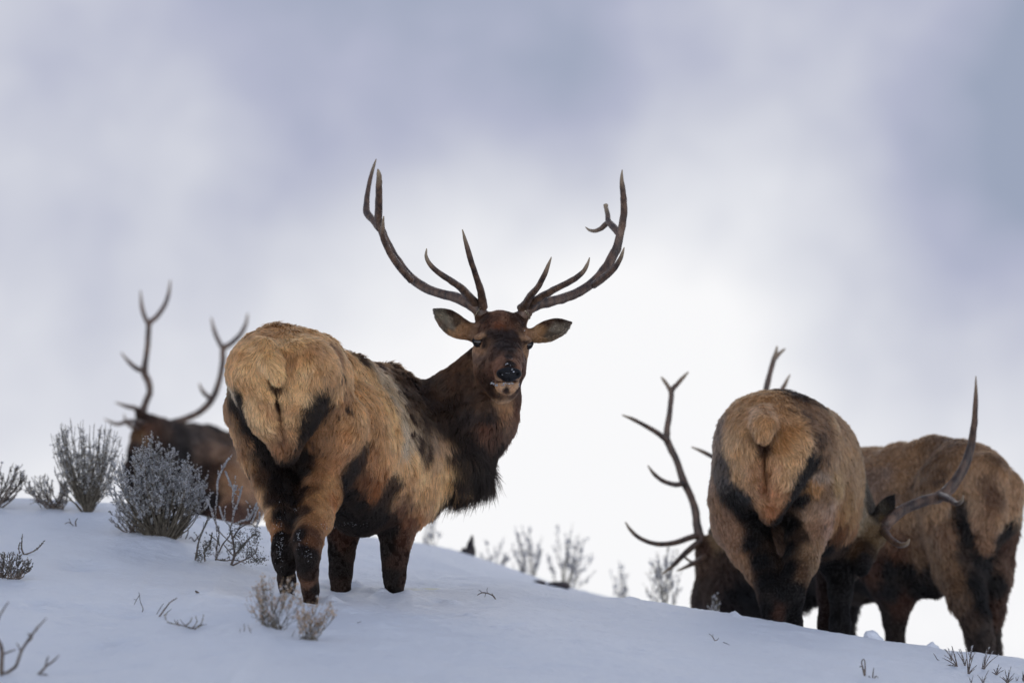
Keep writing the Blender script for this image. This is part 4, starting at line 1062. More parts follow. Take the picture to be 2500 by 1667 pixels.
# ---- bull behind it, standing side on and reaching its head down past the ridge
def far_right_elk():
    s = Shape(); yaw = 55
    def C(X, Y_, d): return (*Z5(X, Y_), d)
    s.ell(C(1600, 775, 35.0), (.27, .29, .32), yaw, k=.09)
    s.cone(pz(Z5, [(1130, 625, 35.9, 34), (1300, 610, 35.5, 34), (1450, 575, 35.25, 36), (1560, 575, 35.1, 34)]), k=.10)
    s.cone(pz(Z5, [(1250, 1150, 35.4, 34), (1450, 1170, 35.2, 30)]), k=.08)
    s.ell(C(1680, 800, 34.95), (.16, .2, .24), yaw, k=.08)
    s.ell(C(1350, 890, 35.4), (.27, .70, .40), yaw, k=.12)
    s.ell(C(1080, 880, 35.8), (.27, .42, .40), yaw, k=.12)
    s.ell(C(1100, 1080, 35.65), (.22, .35, .22), yaw, k=.08)
    s.cone(pz(Z5, [(1690, 680, 34.78, 62), (1700, 850, 34.72, 46), (1690, 1005, 34.76, 16)]), k=.05)
    s.cone(pz(Z5, [(1790, 740, 34.88, 44), (1770, 870, 34.84, 36), (1715, 1000, 34.8, 16)]), k=.05)
    s.cone(pz(Z5, [(1575, 950, 34.95, 84), (1582, 1090, 34.98, 66), (1608, 1230, 34.88, 42), (1648, 1330, 34.82, 32), (1668, 1430, 34.9, 28), (1680, 1640, 35, 26)]), k=.06)
    s.cone(pz(Z5, [(1728, 950, 35.05, 54), (1730, 1080, 35.05, 44), (1752, 1140, 35.02, 28), (1722, 1300, 35.08, 24), (1712, 1470, 35.1, 23), (1712, 1640, 35.1, 23)]), k=.05)
    s.cone(pz(Z5, [(1240, 1100, 35.3, 66), (1283, 1235, 35.3, 42), (1278, 1330, 35.3, 27), (1280, 1440, 35.3, 21), (1280, 1640, 35.3, 23)]), k=.05)
    s.cone(pz(Z5, [(1060, 1150, 36.0, 60), (1040, 1300, 36.0, 28), (1040, 1640, 36.0, 23)]), k=.05)
    s.cone(pz(Z5, [(980, 900, 36.0, 120), (800, 1060, 36.15, 96), (640, 1150, 36.15, 84), (520, 1120, 36.1, 64), (440, 1015, 36.0, 36)]), k=.10)
    s.cone(pz(Z5, [(900, 1170, 36.0, 50), (840, 1240, 36.0, 30)]), k=.06)
    s.cone(pz(Z5, [(520, 1120, 36.1, 66), (520, 1220, 36.05, 82), (560, 1330, 36.0, 104)]), k=.06)
    s.cone(pz(Z5, [(440, 1010, 36.0, 34), (450, 1180, 36.3, 34), (470, 1330, 36.5, 24)]), k=.04)
    s.cone(pz(Z5, [(445, 1000, 36.02, 16), (452, 930, 36.1, 13), (458, 860, 36.15, 6)]), k=.02)
    e = Elk((P(*C(1350, 1400, 35.5))[0], 35.5), 'side-on bull elk farthest right, its antlers showing left of the elk before it', s, .018)
    T_ = (150, 112, 80); TG = (134, 98, 68); B = (104, 76, 54); D = (48, 38, 32); K = (26, 23, 22); Gy = (118, 92, 74); OR = (82, 58, 44)
    a = []
    for q in [(1150, 580, TG), (1250, 570, TG), (1350, 560, TG), (1450, 540, B, 4, .5), (1550, 530, B, 4, .5), (1650, 560, TG, 4, .2), (1750, 600, B, 4, .2), (1820, 680, TG), (1200, 680, Gy), (1300, 700, TG), (1360, 720, B, 4, .5), (1420, 640, B, 4, .6), (1480, 680, B, 4, .7), (1400, 760, B, 4, .3), (1250, 800, Gy), (1330, 850, TG), (1450, 850, TG), (1500, 780, T_), (1560, 720, T_), (1620, 700, T_), (1660, 640, T_), (1695, 690, (100, 72, 52), 3), (1718, 760, (92, 64, 46), 3), (1712, 840, (108, 76, 54), 3), (1780, 680, T_), (1840, 760, T_), (1800, 820, T_), (1760, 880, T_), (1640, 800, T_), (1680, 880, (140, 102, 74)), (1680, 980, (120, 84, 60)), (1710, 940, (126, 90, 64)),
              (1590, 820, D), (1600, 880, K), (1620, 960, K), (1640, 1050, K), (1600, 1050, (60, 46, 38)), (1700, 1060, K), (1760, 960, D), (1800, 920, K), (1800, 1000, (70, 46, 34)), (1790, 1100, OR), (1740, 1150, K), (1640, 1160, K), (1680, 1250, K), (1700, 1380, D), (1650, 1400, D), (1740, 1300, (64, 42, 32)), (1740, 1430, D),
              (1500, 950, (112, 80, 58)), (1450, 900, (110, 80, 58)), (1400, 960, (100, 72, 52)), (1450, 1020, (104, 76, 54)), (1520, 1080, (104, 76, 54)), (1540, 1180, (96, 70, 50)), (1570, 1260, (84, 62, 46)), (1600, 1330, (66, 50, 40)), (1380, 1050, B), (1430, 1130, D), (1250, 950, (100, 66, 44)), (1200, 1000, OR), (1300, 1000, (84, 54, 38)), (1350, 1100, K), (1250, 1100, K), (1180, 1100, (66, 40, 28)), (1150, 1180, K), (1250, 1200, K), (1400, 1190, K), (1270, 1280, (66, 42, 32), 1.5), (1300, 1260, (72, 46, 36), 1.5), (1240, 1300, D, 1), (1280, 1380, D, 1), (1130, 1240, D), (1200, 900, Gy), (1130, 900, (110, 70, 44)),
              (880, 1220, K, 6), (420, 1000, (70, 46, 34), 1.5), (460, 980, (110, 84, 58), 2), (455, 880, (92, 76, 64), 1), (430, 1080, (78, 56, 42), 4), (470, 1150, (60, 44, 36), 6), (420, 1180, (66, 50, 40), 5), (400, 1260, (60, 46, 40), 6), (500, 1250, (44, 34, 30), 7), (560, 1200, K, 7), (600, 1280, K, 7), (480, 1060, (60, 42, 32), 4)]:
        a.append((*Z5(q[0], q[1]), q[2], q[3] if len(q) > 3 else 3.5, q[4] if len(q) > 4 else 0.0))
    a = [(q[0], q[1], (q[2][0] * .97, q[2][1] * 1.0, q[2][2] * 1.03), q[3], q[4]) for q in a]
    e.paint(a)
    fl = []
    for x0, y0, x1, y1 in [(1200, 600, 1260, 660), (1400, 700, 1440, 800), (1660, 640, 1680, 760), (1800, 700, 1790, 820), (1680, 850, 1680, 960), (1500, 900, 1530, 1000), (500, 1150, 490, 1280), (1250, 900, 1260, 1020)]:
        fl.append((*Z5(x0, y0), *Z5(x1, y1)))
    e.flow(fl, np.array([.82, -.57, -.1]))
    e.fur(110000, .0016, .42, .5, 3)
    q = 36.1
    e.antler(pz(Z5, [(455, 1020, 36, 13), (425, 995, 36, 13), (392, 958, 36, 12.5), (377, 900, 36, 10.5), (368, 830, 36, 9.5), (345, 760, 36.05, 9), (312, 690, 36.1, 9.5), (285, 610, q, 8.5), (252, 540, q, 9), (238, 490, q, 8.5), (250, 400, q, 7), (259, 320, q, 6.5), (262, 285, q, 6.5), (288, 255, q, 5.5), (315, 225, q, 4.5), (337, 201, q, 1.8)]),
             [pz(Z5, [(262, 300, q, 6), (243, 265, q, 5), (226, 240, q, 4.2), (213, 224, q, 1.8)]),
              pz(Z5, [(245, 520, q, 7), (200, 482, 36.0, 6.5), (135, 443, 35.9, 5.5), (80, 415, 35.85, 4.5), (36, 398, 35.8, 1.6)]),
              pz(Z5, [(325, 705, 36.1, 7), (280, 714, 36.0, 6.5), (222, 697, 35.85, 5.5), (180, 665, 35.8, 4.8), (153, 628, 35.75, 1.6)]),
              pz(Z5, [(385, 945, 36, 8), (340, 957, 35.9, 7.5), (270, 980, 35.75, 6.8), (190, 984, 35.65, 6), (120, 960, 35.6, 5.2), (75, 922, 35.58, 4.4), (50, 885, 35.56, 1.6)]),
              pz(Z5, [(400, 970, 35.98, 9), (350, 1003, 35.85, 7.5), (300, 1050, 35.75, 6.5), (260, 1090, 35.7, 5), (218, 1120, 35.66, 1.6)]),
              pz(Z5, [(420, 1035, 35.95, 8), (380, 1062, 35.8, 6.5), (335, 1085, 35.7, 5), (285, 1108, 35.65, 1.6)]),
              pz(Z5, [(315, 1040, 35.78, 3), (350, 1065, 35.76, 3.2), (385, 1058, 35.8, 3)])], burr=False)
    q = 36.4
    e.antler(pz(Z5, [(460, 1015, 36.1, 13), (500, 990, 36.15, 13), (580, 930, 36.25, 11), (640, 800, 36.35, 10.5), (665, 650, q, 10), (670, 500, q, 9.5), (678, 380, q, 8.5), (692, 280, q, 7.5), (714, 190, q, 6.5), (730, 135, q, 6), (738, 105, q, 4), (741, 83, q, 1.8)]),
             [pz(Z5, [(726, 150, q, 5), (748, 122, q, 4.5), (765, 106, q, 3.8), (779, 95, q, 1.6)]),
              pz(Z5, [(685, 380, q, 6), (740, 320, q, 6), (775, 262, q, 5), (800, 213, q, 1.6)]),
              pz(Z5, [(655, 660, q, 7), (560, 640, 36.2, 6), (470, 600, 36.1, 5.5), (410, 568, 36.05, 5), (352, 543, 36.0, 1.8)])], burr=False)
    return e

# ---- bedded bull on the left
def left_elk():
    s = Shape(); s.rs = 42.6 / 39.5
    def C(X, Y_, d): return (*Z4(X, Y_), d * s.rs)
    def pL(seq): return [(*Z4(x, y), d * s.rs, r) for x, y, d, r in seq]
    s.ell(C(1130, 1100, 39.6), (.40, .28, .275), 8, k=.10)
    s.ell(C(1290, 1190, 39.4), (.24, .30, .24), 8, k=.10)
    s.ell(C(1000, 1080, 39.5), (.28, .28, .26), 8, k=.10)
    s.ell(C(880, 1150, 39.35), (.20, .24, .27), 0, k=.10)
    s.cone(pL([(1050, 960, 39.5, 50), (1135, 905, 39.55, 26)]), k=.05)
    s.cone(pL([(1010, 1010, 39.4, 78), (930, 960, 39.25, 56), (860, 900, 39.1, 38), (815, 860, 39.0, 33)]), k=.07)
    s.cone(pL([(800, 850, 39.0, 30), (768, 910, 38.85, 24), (735, 985, 38.72, 17), (722, 1020, 38.68, 16)]), k=.03)
    s.cone(pL([(880, 1000, 39.2, 60), (800, 1100, 39.1, 55)]), k=.06)
    s.cone(pL([(790, 815, 39.0, 14), (765, 785, 38.95, 12), (738, 752, 38.9, 5)]), k=.02)
    s.cone(pL([(840, 850, 39.05, 14), (880, 850, 39.1, 12), (905, 862, 39.1, 6)]), k=.02)
    s.cone(pL([(1150, 1280, 39.2, 40), (950, 1330, 38.95, 26), (860, 1330, 38.95, 22)]), k=.04)
    s.cone(pL([(1330, 1290, 39.2, 46), (1230, 1350, 38.9, 24), (1130, 1360, 38.9, 20)]), k=.04)
    e = Elk((P(*C(1080, 1300, 39.5))[0], 42.4), 'blurred bull elk bedded down on the crest behind the sagebrush, far left', s, .018)
    D = (42, 35, 32); K = (27, 23, 22); BR = (60, 44, 36); T_ = (146, 112, 86)
    a = []
    for q in [(780, 800, BR, 1.5), (800, 860, (84, 54, 38), 1.5), (770, 900, (92, 66, 44), 1.2), (740, 980, (66, 50, 42), 1), (722, 1020, K, .6), (850, 900, (72, 48, 36), 2.5), (900, 900, BR, 3), (950, 920, D, 4), (1000, 900, D, 4), (1050, 880, (70, 60, 54), 4, .4), (1130, 850, D, 4), (1000, 1000, K, 5), (900, 1000, D, 5), (850, 1100, K, 6), (1000, 1100, K, 5), (1100, 1000, (78, 60, 50), 4), (1100, 1100, (56, 42, 36), 4), (1180, 900, (70, 54, 44), 4), (1200, 1000, (110, 84, 66), 4), (1180, 1100, (70, 52, 42), 4), (1230, 1100, T_, 4), (1300, 1150, (150, 116, 88), 4), (1350, 1200, T_, 4), (1250, 1250, (140, 106, 82), 3.5), (1300, 1300, (72, 46, 36), 3), (1400, 1250, (130, 98, 76), 3.5), (1380, 1330, (60, 40, 32), 3), (1150, 1250, (40, 32, 30), 3), (1050, 1330, K, 2), (950, 1330, K, 2)]:
        a.append((*Z4(q[0], q[1]), q[2], q[3], q[4] if len(q) > 4 else 0.0))
    e.paint(a)
    e.flow([], np.array([.98, .1, -.1]))
    e.fur(60000, .0018, .42, .5, 4)
    q = 39.1
    e.antler(pL([(795, 800, 39.0, 10), (783, 770, 39.02, 10), (800, 715, 39.1, 8.5), (819, 665, 39.1, 8), (812, 610, 39.1, 8.5), (790, 560, 39.1, 9), (795, 500, 39.1, 7.5), (808, 400, 39.1, 7), (812, 320, 39.1, 7), (820, 285, 39.1, 7), (858, 252, 39.1, 6), (898, 195, 39.1, 5.5), (922, 130, 39.1, 4.5), (932, 55, 39.1, 1.8)]),
             [pL([(812, 295, q, 6), (792, 255, q, 5.5), (776, 200, q, 4.8), (768, 112, q, 1.8)]),
              pL([(788, 550, q, 7), (745, 535, 39.0, 6), (705, 500, 38.9, 4.8), (662, 450, 38.85, 1.6)]),
              pL([(782, 778, 39.0, 8), (735, 752, 38.9, 6), (690, 742, 38.8, 4.8), (632, 722, 38.7, 1.6)])], burr=False)
    e.antler(pL([(830, 845, 39.1, 10), (862, 850, 39.15, 9.5), (930, 835, 39.2, 8.5), (1010, 812, 39.25, 8), (1090, 775, 39.3, 8), (1155, 712, 39.35, 8.5), (1195, 620, 39.35, 7.5), (1218, 510, 39.35, 7), (1222, 430, 39.35, 7.5), (1262, 402, 39.35, 6.5), (1315, 350, 39.35, 5.5), (1345, 290, 39.35, 4.5), (1355, 235, 39.35, 1.8)]),
             [pL([(1222, 435, 39.35, 6), (1195, 385, 39.35, 5.5), (1172, 330, 39.35, 4.8), (1155, 258, 39.35, 1.8)]),
              pL([(1160, 705, 39.35, 6), (1128, 682, 39.25, 5.5), (1105, 655, 39.2, 4.6), (1090, 618, 39.15, 1.6)]),
              pL([(820, 860, 39.0, 7), (760, 830, 38.8, 6), (700, 825, 38.65, 5.5), (640, 840, 38.55, 4.6), (572, 812, 38.5, 1.6)]),
              pL([(800, 875, 38.95, 7), (755, 865, 38.8, 5.5), (712, 850, 38.7, 4.8), (688, 820, 38.65, 3.2), (678, 785, 38.6, 1.4)])], burr=False)
    return e

# ------------------------------------------------------------------ plants
BARK = mat_noise('shrub_bark', srgb(72, 64, 60), srgb(126, 114, 104), scale=40, rough=.9, bump=.4, bscale=120)
SAGE = mat_noise('sage_leaf', srgb(168, 160, 142), srgb(214, 206, 190), scale=30, rough=.85, bump=0)
SAGED = mat_noise('sage_leaf_dark', srgb(84, 82, 74), srgb(128, 124, 112), scale=30, rough=.85, bump=0)
HOAR = mat_noise('hoar_frost', (.88, .88, .91), (.95, .95, .97), scale=60, rough=.6, bump=0)
_t = HOAR.node_tree; _b = _t.nodes['Principled BSDF']; _o = [q for q in _t.nodes if q.type == 'OUTPUT_MATERIAL'][0]
_tr = _t.nodes.new('ShaderNodeBsdfTranslucent'); _tr.inputs['Color'].default_value = (.95, .95, .97, 1)
_ms = _t.nodes.new('ShaderNodeMixShader'); _ms.inputs[0].default_value = .4
_t.links.new(_b.outputs[0], _ms.inputs[1]); _t.links.new(_tr.outputs[0], _ms.inputs[2]); _t.links.new(_ms.outputs[0], _o.inputs['Surface'])
SEED = mat_noise('dry_seed_head', srgb(186, 150, 118), srgb(232, 206, 176), scale=60, rough=.85, bump=0)
BSTEM = mat_noise('brush_stem', srgb(74, 68, 60), srgb(122, 114, 100), scale=50, rough=.9, bump=0)
DEAD = mat_noise('dead_wood', srgb(38, 34, 36), srgb(86, 78, 76), scale=18, rough=.9, bump=.8, bscale=50)
STEMY = mat_noise('pale_stem', srgb(120, 112, 98), srgb(160, 152, 134), scale=50, rough=.9, bump=0)

def qcurve(a, c, b, n):
    t = np.linspace(0, 1, n)[:, None]
    return (1 - t) ** 2 * a + 2 * t * (1 - t) * c + t * t * b

def shrub(name, label, cat, base, crown, nstem, depth=.12, rs=3.0, branch=5, blen=.28, nb=9, bl=.008, bw=.0022, frost=.0, leafm=None, stemm=None, group=None, up=.6, tipbits=.4, seed=0, spread=6, bend=.6, tuftend=0, rag=5, stemx=0.0, blo=.35, div=.55):
    """base: 3-D root; crown: (x0,x1,ytop,ymid) in photo pixels reached by the stems"""
    rr = random.Random(seed)
    nr = np.random.default_rng(seed)
    y0 = base[1]
    root = empty(name, base, label, cat, group)
    st, lf, fr = Tubes(), Tubes(), Tubes()
    u = y0 / F
    def bits_along(path, n, lo=0.0):
        k = nr.uniform(lo, 1, n) * (len(path) - 1)
        i = np.minimum(k.astype(int), len(path) - 2); f = (k - i)[:, None]
        c = path[i] * (1 - f) + path[i + 1] * f
        tg = norm(path[i + 1] - path[i])
        d = norm(tg * .9 + nr.normal(size=(n, 3)) * .55 + np.array([0, 0, .2]))
        c = c + nr.normal(size=(n, 3)) * bw * .4
        m = nr.random(n) < frost
        sz = nr.uniform(.6, 1.4, n)
        lf.bits(c[~m], d[~m], bl * sz[~m], bw * sz[~m])
        fr.bits(c[m], d[m], bl * 1.15 * sz[m], bw * 1.9 * sz[m])
    crowns = crown if isinstance(crown, list) else [crown]
    for k in range(nstem):
        x0, x1, yt, ym = crowns[k % len(crowns)]
        cx = (x0 + x1) / 2; hw = (x1 - x0) / 2
        a = rr.uniform(-1, 1)
        edge = math.sqrt(max(0, 1 - a * a))
        top = ym + (yt - ym) * edge
        if rr.random() < .35: top = top + (ym - top) * rr.uniform(0, .7)
        tx = cx + a * hw
        dy = rr.uniform(-1, 1) * depth * (.4 + .6 * edge)
        tip = P(tx + rr.gauss(0, 3), top + rr.gauss(0, rag), y0 + dy)
        b = base + np.array([rr.gauss(0, spread) * u + stemx * (cx + 1.0 * a * hw - 1250 - base[0] / u) * u, rr.gauss(0, 4) * u, -.02])
        ctrl = b + (tip - b) * np.array([bend, bend, .45]) + nr.normal(size=3) * np.array([.012, .012, .01])
        path = qcurve(b, ctrl, tip, 9)
        path[1:-1] += nr.normal(size=(7, 3)) * .004
        L = np.linalg.norm(tip - b)
        r0 = rs * u * rr.uniform(.5, 1.1)
        st.add(path, np.linspace(r0, r0 * .28, 9), 5)
        bits_along(path, int(nb * 1.6), 1 - tipbits)
        for q in range(branch):
            t0 = rr.uniform(blo, .95); i = int(t0 * 8)
            p = path[i]; tg = norm(path[min(i + 1, 8)] - path[i - 1])
            d = norm(tg + nr.normal(size=3) * div + np.array([0, 0, up]))
            l = L * blen * rr.uniform(.5, 1.1) * (1.15 - .5 * t0)
            e2 = p + d * l; c2 = p + norm(d + tg + nr.normal(size=3) * .3) * l * .5
            pp = qcurve(p, c2, e2, 5)
            st.add(pp, np.linspace(r0 * .45, r0 * .15, 5), 4)
            bits_along(pp, nb, .15)
            if tuftend:
                n = tuftend
                lf.bits(e2 + nr.normal(size=(n, 3)) * bl * .7, nr.normal(size=(n, 3)) + d, bl * nr.uniform(.6, 1.3, n), bw * 1.5)
    st.obj('stems', stemm or BARK, root, base)
    if lf.n: lf.obj('leaves' if leafm is not SEED else 'seed_heads', leafm or SAGE, root, base, smooth=False)['kind'] = 'stuff'
    if fr.n: fr.obj('frost', HOAR, root, base, smooth=False)['kind'] = 'stuff'
    return root

def twig(name, label, cat, paths, y, base=None, mat=None, frost=None, leaf=None, group=None, fb=(.006, .0024), seed=0, jitter=.01, f=None, leafm=None, dens=260, fine=0, rk=1.0):
    """paths: list of lists of (X,Y,rpx) seen through f; frost/leaf: indices of paths that carry frost or leaves"""
    nr = np.random.default_rng(seed)
    t, fr, lf = Tubes(), Tubes(), Tubes()
    f = f or (lambda a, b: (a, b))
    first = paths[0][0]
    x, py = f(first[0], first[1])
    base = P(x, py, y) if base is None else base
    root = empty(name, base, label, cat, group)
    for i, pth in enumerate(paths):
        off = 0.0
        X = np.array([list(P(*f(a, b), y)) + [R(r * rk, y)] for a, b, r in pth])
        dep = nr.normal() * jitter
        X[:, 1] += dep * np.linspace(0, 1, len(X))
        C = catmull(X, 5)
        t.add(C[:, :3], np.maximum(C[:, 3], .0006), 6, .15, i)
        L = np.linalg.norm(np.diff(C[:, :3], axis=0), axis=1).sum()
        for q in range(int(fine * L * 10)):
            j0 = nr.integers(1, len(C) - 1); p0 = C[j0, :3]; tg = norm(C[j0 + 1 if j0 + 1 < len(C) else j0, :3] - C[j0 - 1, :3])
            d0 = norm(tg * .5 + nr.normal(size=3) * .7 + np.array([0, 0, .6])); l0 = nr.uniform(.02, .07)
            pp = qcurve(p0, p0 + norm(d0 + tg * .5) * l0 * .5, p0 + d0 * l0 + np.array([0, 0, l0 * .3]), 5)
            t.add(pp, np.linspace(min(C[j0, 3] * .6, .0016), .0006, 5), 4)
            n = int(l0 * 260) + 2; k = nr.uniform(.2, 1, n) * 4; j = np.minimum(k.astype(int), 3); g = (k - j)[:, None]
            (fr if (frost and i in frost) else lf).bits(pp[j] * (1 - g) + pp[j + 1] * g, tg + nr.normal(size=(n, 3)) * .8, fb[0] * nr.uniform(.6, 1.2, n), fb[1] * nr.uniform(.5, 1, n))
        for lst, T, on in ((frost, fr, 1), (leaf, lf, 1)):
            if lst and i in lst:
                n = int(L * dens) + 4
                k = nr.uniform(0, 1, n) * (len(C) - 1); j = np.minimum(k.astype(int), len(C) - 2); g = (k - j)[:, None]
                c = C[j, :3] * (1 - g) + C[j + 1, :3] * g
                d = norm(C[j + 1, :3] - C[j, :3]) * .6 + nr.normal(size=(n, 3)) * .7
                T.bits(c - norm(d) * fb[0] * .2, d, fb[0] * nr.uniform(.6, 1.4, n), fb[1] * nr.uniform(.7, 1.3, n))
    t.obj('stems', mat or BARK, root, base)
    if fr.n: fr.obj('frost', HOAR, root, base, smooth=False)['kind'] = 'stuff'
    if lf.n: lf.obj('leaves', leafm or SAGE, root, base, smooth=False)
    return root

def at(px, y):
    x = (px - 1250) / F * y
    return np.array([x, y, gz(x, y)])
def Z6(X, Y): return X / 2.613, 1200 + Y / 2.613
def ZB(X, Y): return 230 + X / 3.921, 1000 + Y / 3.921
def ZR(X, Y): return 2050 + X / 5.227, 1400 + Y / 5.227
def Z7(X, Y): return 1000 + X / 2.94, 1200 + Y / 2.94

def low(f, paths):
    q = max((t for p in paths for t in p), key=lambda t: t[1])
    return G(*f(q[0], q[1]))

def plants():
    g1 = 'sagebrush on the left of the slope'
    shrub('sagebrush', 'tall open grey sagebrush against the sky, left of the big frosted one', 'shrub', G(214, 1250), [(110, 310, 1022, 1120), (125, 225, 1035, 1100), (190, 308, 1045, 1140), (130, 300, 1080, 1150)], 110, .17, 1.9, 8, .13, 8, .0066, .0018, frost=.42, leafm=SAGE, stemm=BSTEM, group=g1, seed=11, bend=.72, spread=3, rag=12, blo=.42, div=.95, tipbits=.4, up=.35)
    b = G(398, 1308)
    shrub('sagebrush', 'big dense frost-covered sagebrush in front of the bedded elk', 'shrub', b, [(262, 400, 1095, 1225), (325, 430, 1068, 1170), (360, 470, 1105, 1190), (410, 512, 1128, 1240), (285, 505, 1150, 1230), (270, 380, 1150, 1250)], 230, .20, 2.2, 7, .17, 14, .0066, .0019, frost=.80, leafm=SAGE, stemm=BSTEM, group=g1, seed=12, bend=.82, spread=8, tipbits=.5, rag=16, stemx=.16, blo=.50, div=.75, up=.6)
    shrub('sagebrush', 'sparse half-buried sagebrush at the crest between the left edge and the tall one', 'shrub', G(138, 1243), (58, 172, 1160, 1205), 34, .10, 2.2, 5, .28, 7, .008, .0022, frost=.3, leafm=SAGE, group=g1, seed=13, bend=.8, spread=12)
    shrub('sagebrush', 'blurred sagebrush cut by the left edge of the picture at the crest', 'shrub', G(-20, 1238), (-95, 66, 1120, 1190), 34, .12, 2.6, 5, .28, 8, .010, .0024, frost=.15, leafm=SAGED, group=g1, seed=14, bend=.8, spread=10)
    shrub('sagebrush', 'low dark bushy sagebrush cut by the left edge, below the crest', 'shrub', G(18, 1412), (-35, 76, 1352, 1385), 44, .10, 2.0, 5, .3, 7, .007, .0022, frost=.12, leafm=SAGED, group=g1, seed=15, bend=.7, spread=14)
    shrub('sagebrush', 'tiny dark twiggy shrub at the foot of the big frosted one', 'shrub', G(330, 1300), (272, 362, 1228, 1268), 26, .08, 2.2, 5, .3, 5, .007, .0022, frost=.1, leafm=SAGED, group=g1, seed=16, bend=.7, spread=12)
    # frosted sprigs in front of the standing elk's left hock
    B_ = G(563, 1381)
    W = [[(1300, 1510, 4.5), (1338, 1390, 4), (1325, 1250, 3.6), (1300, 1150, 3)], [(1165, 1440, 3.6), (1175, 1310, 3.2), (1195, 1180, 2.8), (1150, 1050, 2.2), (1105, 910, 1.6), (1085, 860, .8)],
         [(1175, 1170, 2.5), (1160, 1000, 2.2), (1180, 790, 1.9), (1180, 700, 1.7), (1210, 610, 1.6), (1250, 530, 1.4), (1290, 465, .9)],
         [(1300, 1150, 2.5), (1335, 1000, 2.3), (1325, 850, 2), (1330, 760, 1.7), (1292, 680, 1.5), (1255, 588, .9)], [(1330, 790, 1.6), (1356, 745, 1.4), (1335, 712, .9)],
         [(1330, 1010, 2), (1370, 900, 1.8), (1398, 820, 1.5), (1418, 742, .9)], [(1300, 1110, 2), (1235, 1040, 1.7), (1200, 925, .9)], [(1345, 1095, 2), (1420, 1062, 1.8), (1488, 1045, 1.5), (1470, 955, .9)],
         [(1488, 1045, 1.6), (1528, 955, 1.4), (1552, 882, .9)], [(1500, 1095, 1.5), (1538, 1015, 1.3), (1565, 932, .8)], [(1545, 1135, 1.4), (1580, 1060, 1.2), (1586, 985, .8)],
         [(1325, 1230, 3), (1400, 1130, 2.4), (1500, 1095, 1.8), (1550, 1130, 1.4)], [(1335, 1400, 3.2), (1400, 1330, 2.6), (1450, 1270, 2), (1540, 1190, 1.3)], [(1170, 1420, 3), (1230, 1285, 2.5), (1290, 1205, 1.8), (1310, 1100, 1.2)],
         [(968, 1440, 3.4), (1000, 1260, 2.8), (1040, 1150, 2.2), (1100, 1010, 1)], [(1060, 1450, 3), (1060, 1350, 2.6), (1110, 1280, 2), (1130, 1180, 1)], [(1300, 1500, 3), (1420, 1440, 2.4), (1500, 1400, 2), (1560, 1330, 1)],
         [(1170, 1430, 2.6), (1250, 1440, 2.2), (1350, 1430, 2), (1450, 1460, 1.4)], [(1240, 1290, 2), (1290, 1350, 2), (1335, 1400, 2.2)], [(1100, 1190, 2), (1170, 1250, 2), (1200, 1300, 2)], [(1330, 1290, 2), (1230, 1200, 1.8), (1170, 1130, 1.4)]]
    tw = twig('sagebrush', 'open sagebrush with long white frosted sprigs beside the hind legs', 'shrub', W, B_[1], B_, frost=[1, 2, 3, 4, 5, 6, 7, 8, 9, 10], leaf=[14, 15, 12], group=g1, f=ZB, fb=(.0075, .0048), dens=900, seed=3, leafm=SAGED, jitter=.05, fine=1.6, rk=.72)
    nr = np.random.default_rng(5); lf = Tubes(); fr = Tubes()
    for X, Y_, n, sx, sy in [(1400, 1290, 260, 60, 40), (1540, 1200, 200, 26, 45), (1080, 1320, 200, 30, 45), (1500, 1390, 300, 60, 40), (1360, 1180, 120, 40, 40), (1000, 1400, 120, 20, 30), (1570, 1440, 120, 40, 20), (1160, 860, 40, 20, 60), (1290, 1060, 120, 40, 30)]:
        for k in range(n):
            px, py = ZB(X + nr.normal() * sx, Y_ + nr.normal() * sy)
            T = fr if (Y_ < 1100 or nr.random() < .10) else lf
            T.bits([P(px, py, B_[1] + nr.normal() * .05)], [nr.normal(size=3) + [0, 0, .6]], .010, .0026)
    lf.obj('leaves', SAGED, tw, B_, smooth=False)
    g2 = 'dry seeding shrubs in front of the standing elk'
    shrub('rabbitbrush', 'small dry shrub with pale tan seed heads in front of the hind hooves', 'shrub', G(662, 1532), (603, 742, 1408, 1478), 50, .09, 1.15, 3, .20, 2, .0065, .0028, frost=.35, leafm=SEED, stemm=BSTEM, group=g2, seed=21, bend=.75, spread=20, tipbits=.2, tuftend=3)
    shrub('rabbitbrush', 'smaller leaning dry shrub with tan seed heads, right of its twin', 'shrub', G(752, 1562), (728, 828, 1462, 1520), 36, .08, 1.15, 3, .20, 2, .0065, .0028, frost=.12, leafm=SEED, stemm=BSTEM, group=g2, seed=22, bend=.6, spread=13, tipbits=.2, tuftend=3)
    g3 = 'dead twigs poking out of the snow'
    def tw6(label, paths, name='dry_twig', leaf=None, frost=None, **k):
        b = low(Z6, paths)
        return twig(name, label, 'twig', paths, b[1], b, f=Z6, group=g3, leaf=leaf, frost=frost, **k)
    tw6('short leafy dark sprigs in a snow hollow near the left edge', [(150, 400, 2.2), (140, 350, 1.8), (143, 275, 1)] and [[(150, 402, 2.2), (138, 350, 1.8), (143, 275, 1)], [(150, 402, 2), (200, 385, 1.6), (240, 360, 1.4), (278, 315, .8)], [(125, 395, 1.6), (120, 350, 1.2), (130, 320, .8)]], leaf=[0, 1, 2], leafm=SAGED, fb=(.010, .0032), dens=300)
    tw6('thin forked twig alone on the open snow, left of the leaning one', [[(905, 772, 1.0), (912, 745, 1), (895, 700, .9), (890, 660, .8), (885, 640, .6)], [(892, 655, .8), (870, 690, .8), (855, 720, .7)], [(872, 690, .7), (853, 684, .5)]], name='dry_twig')
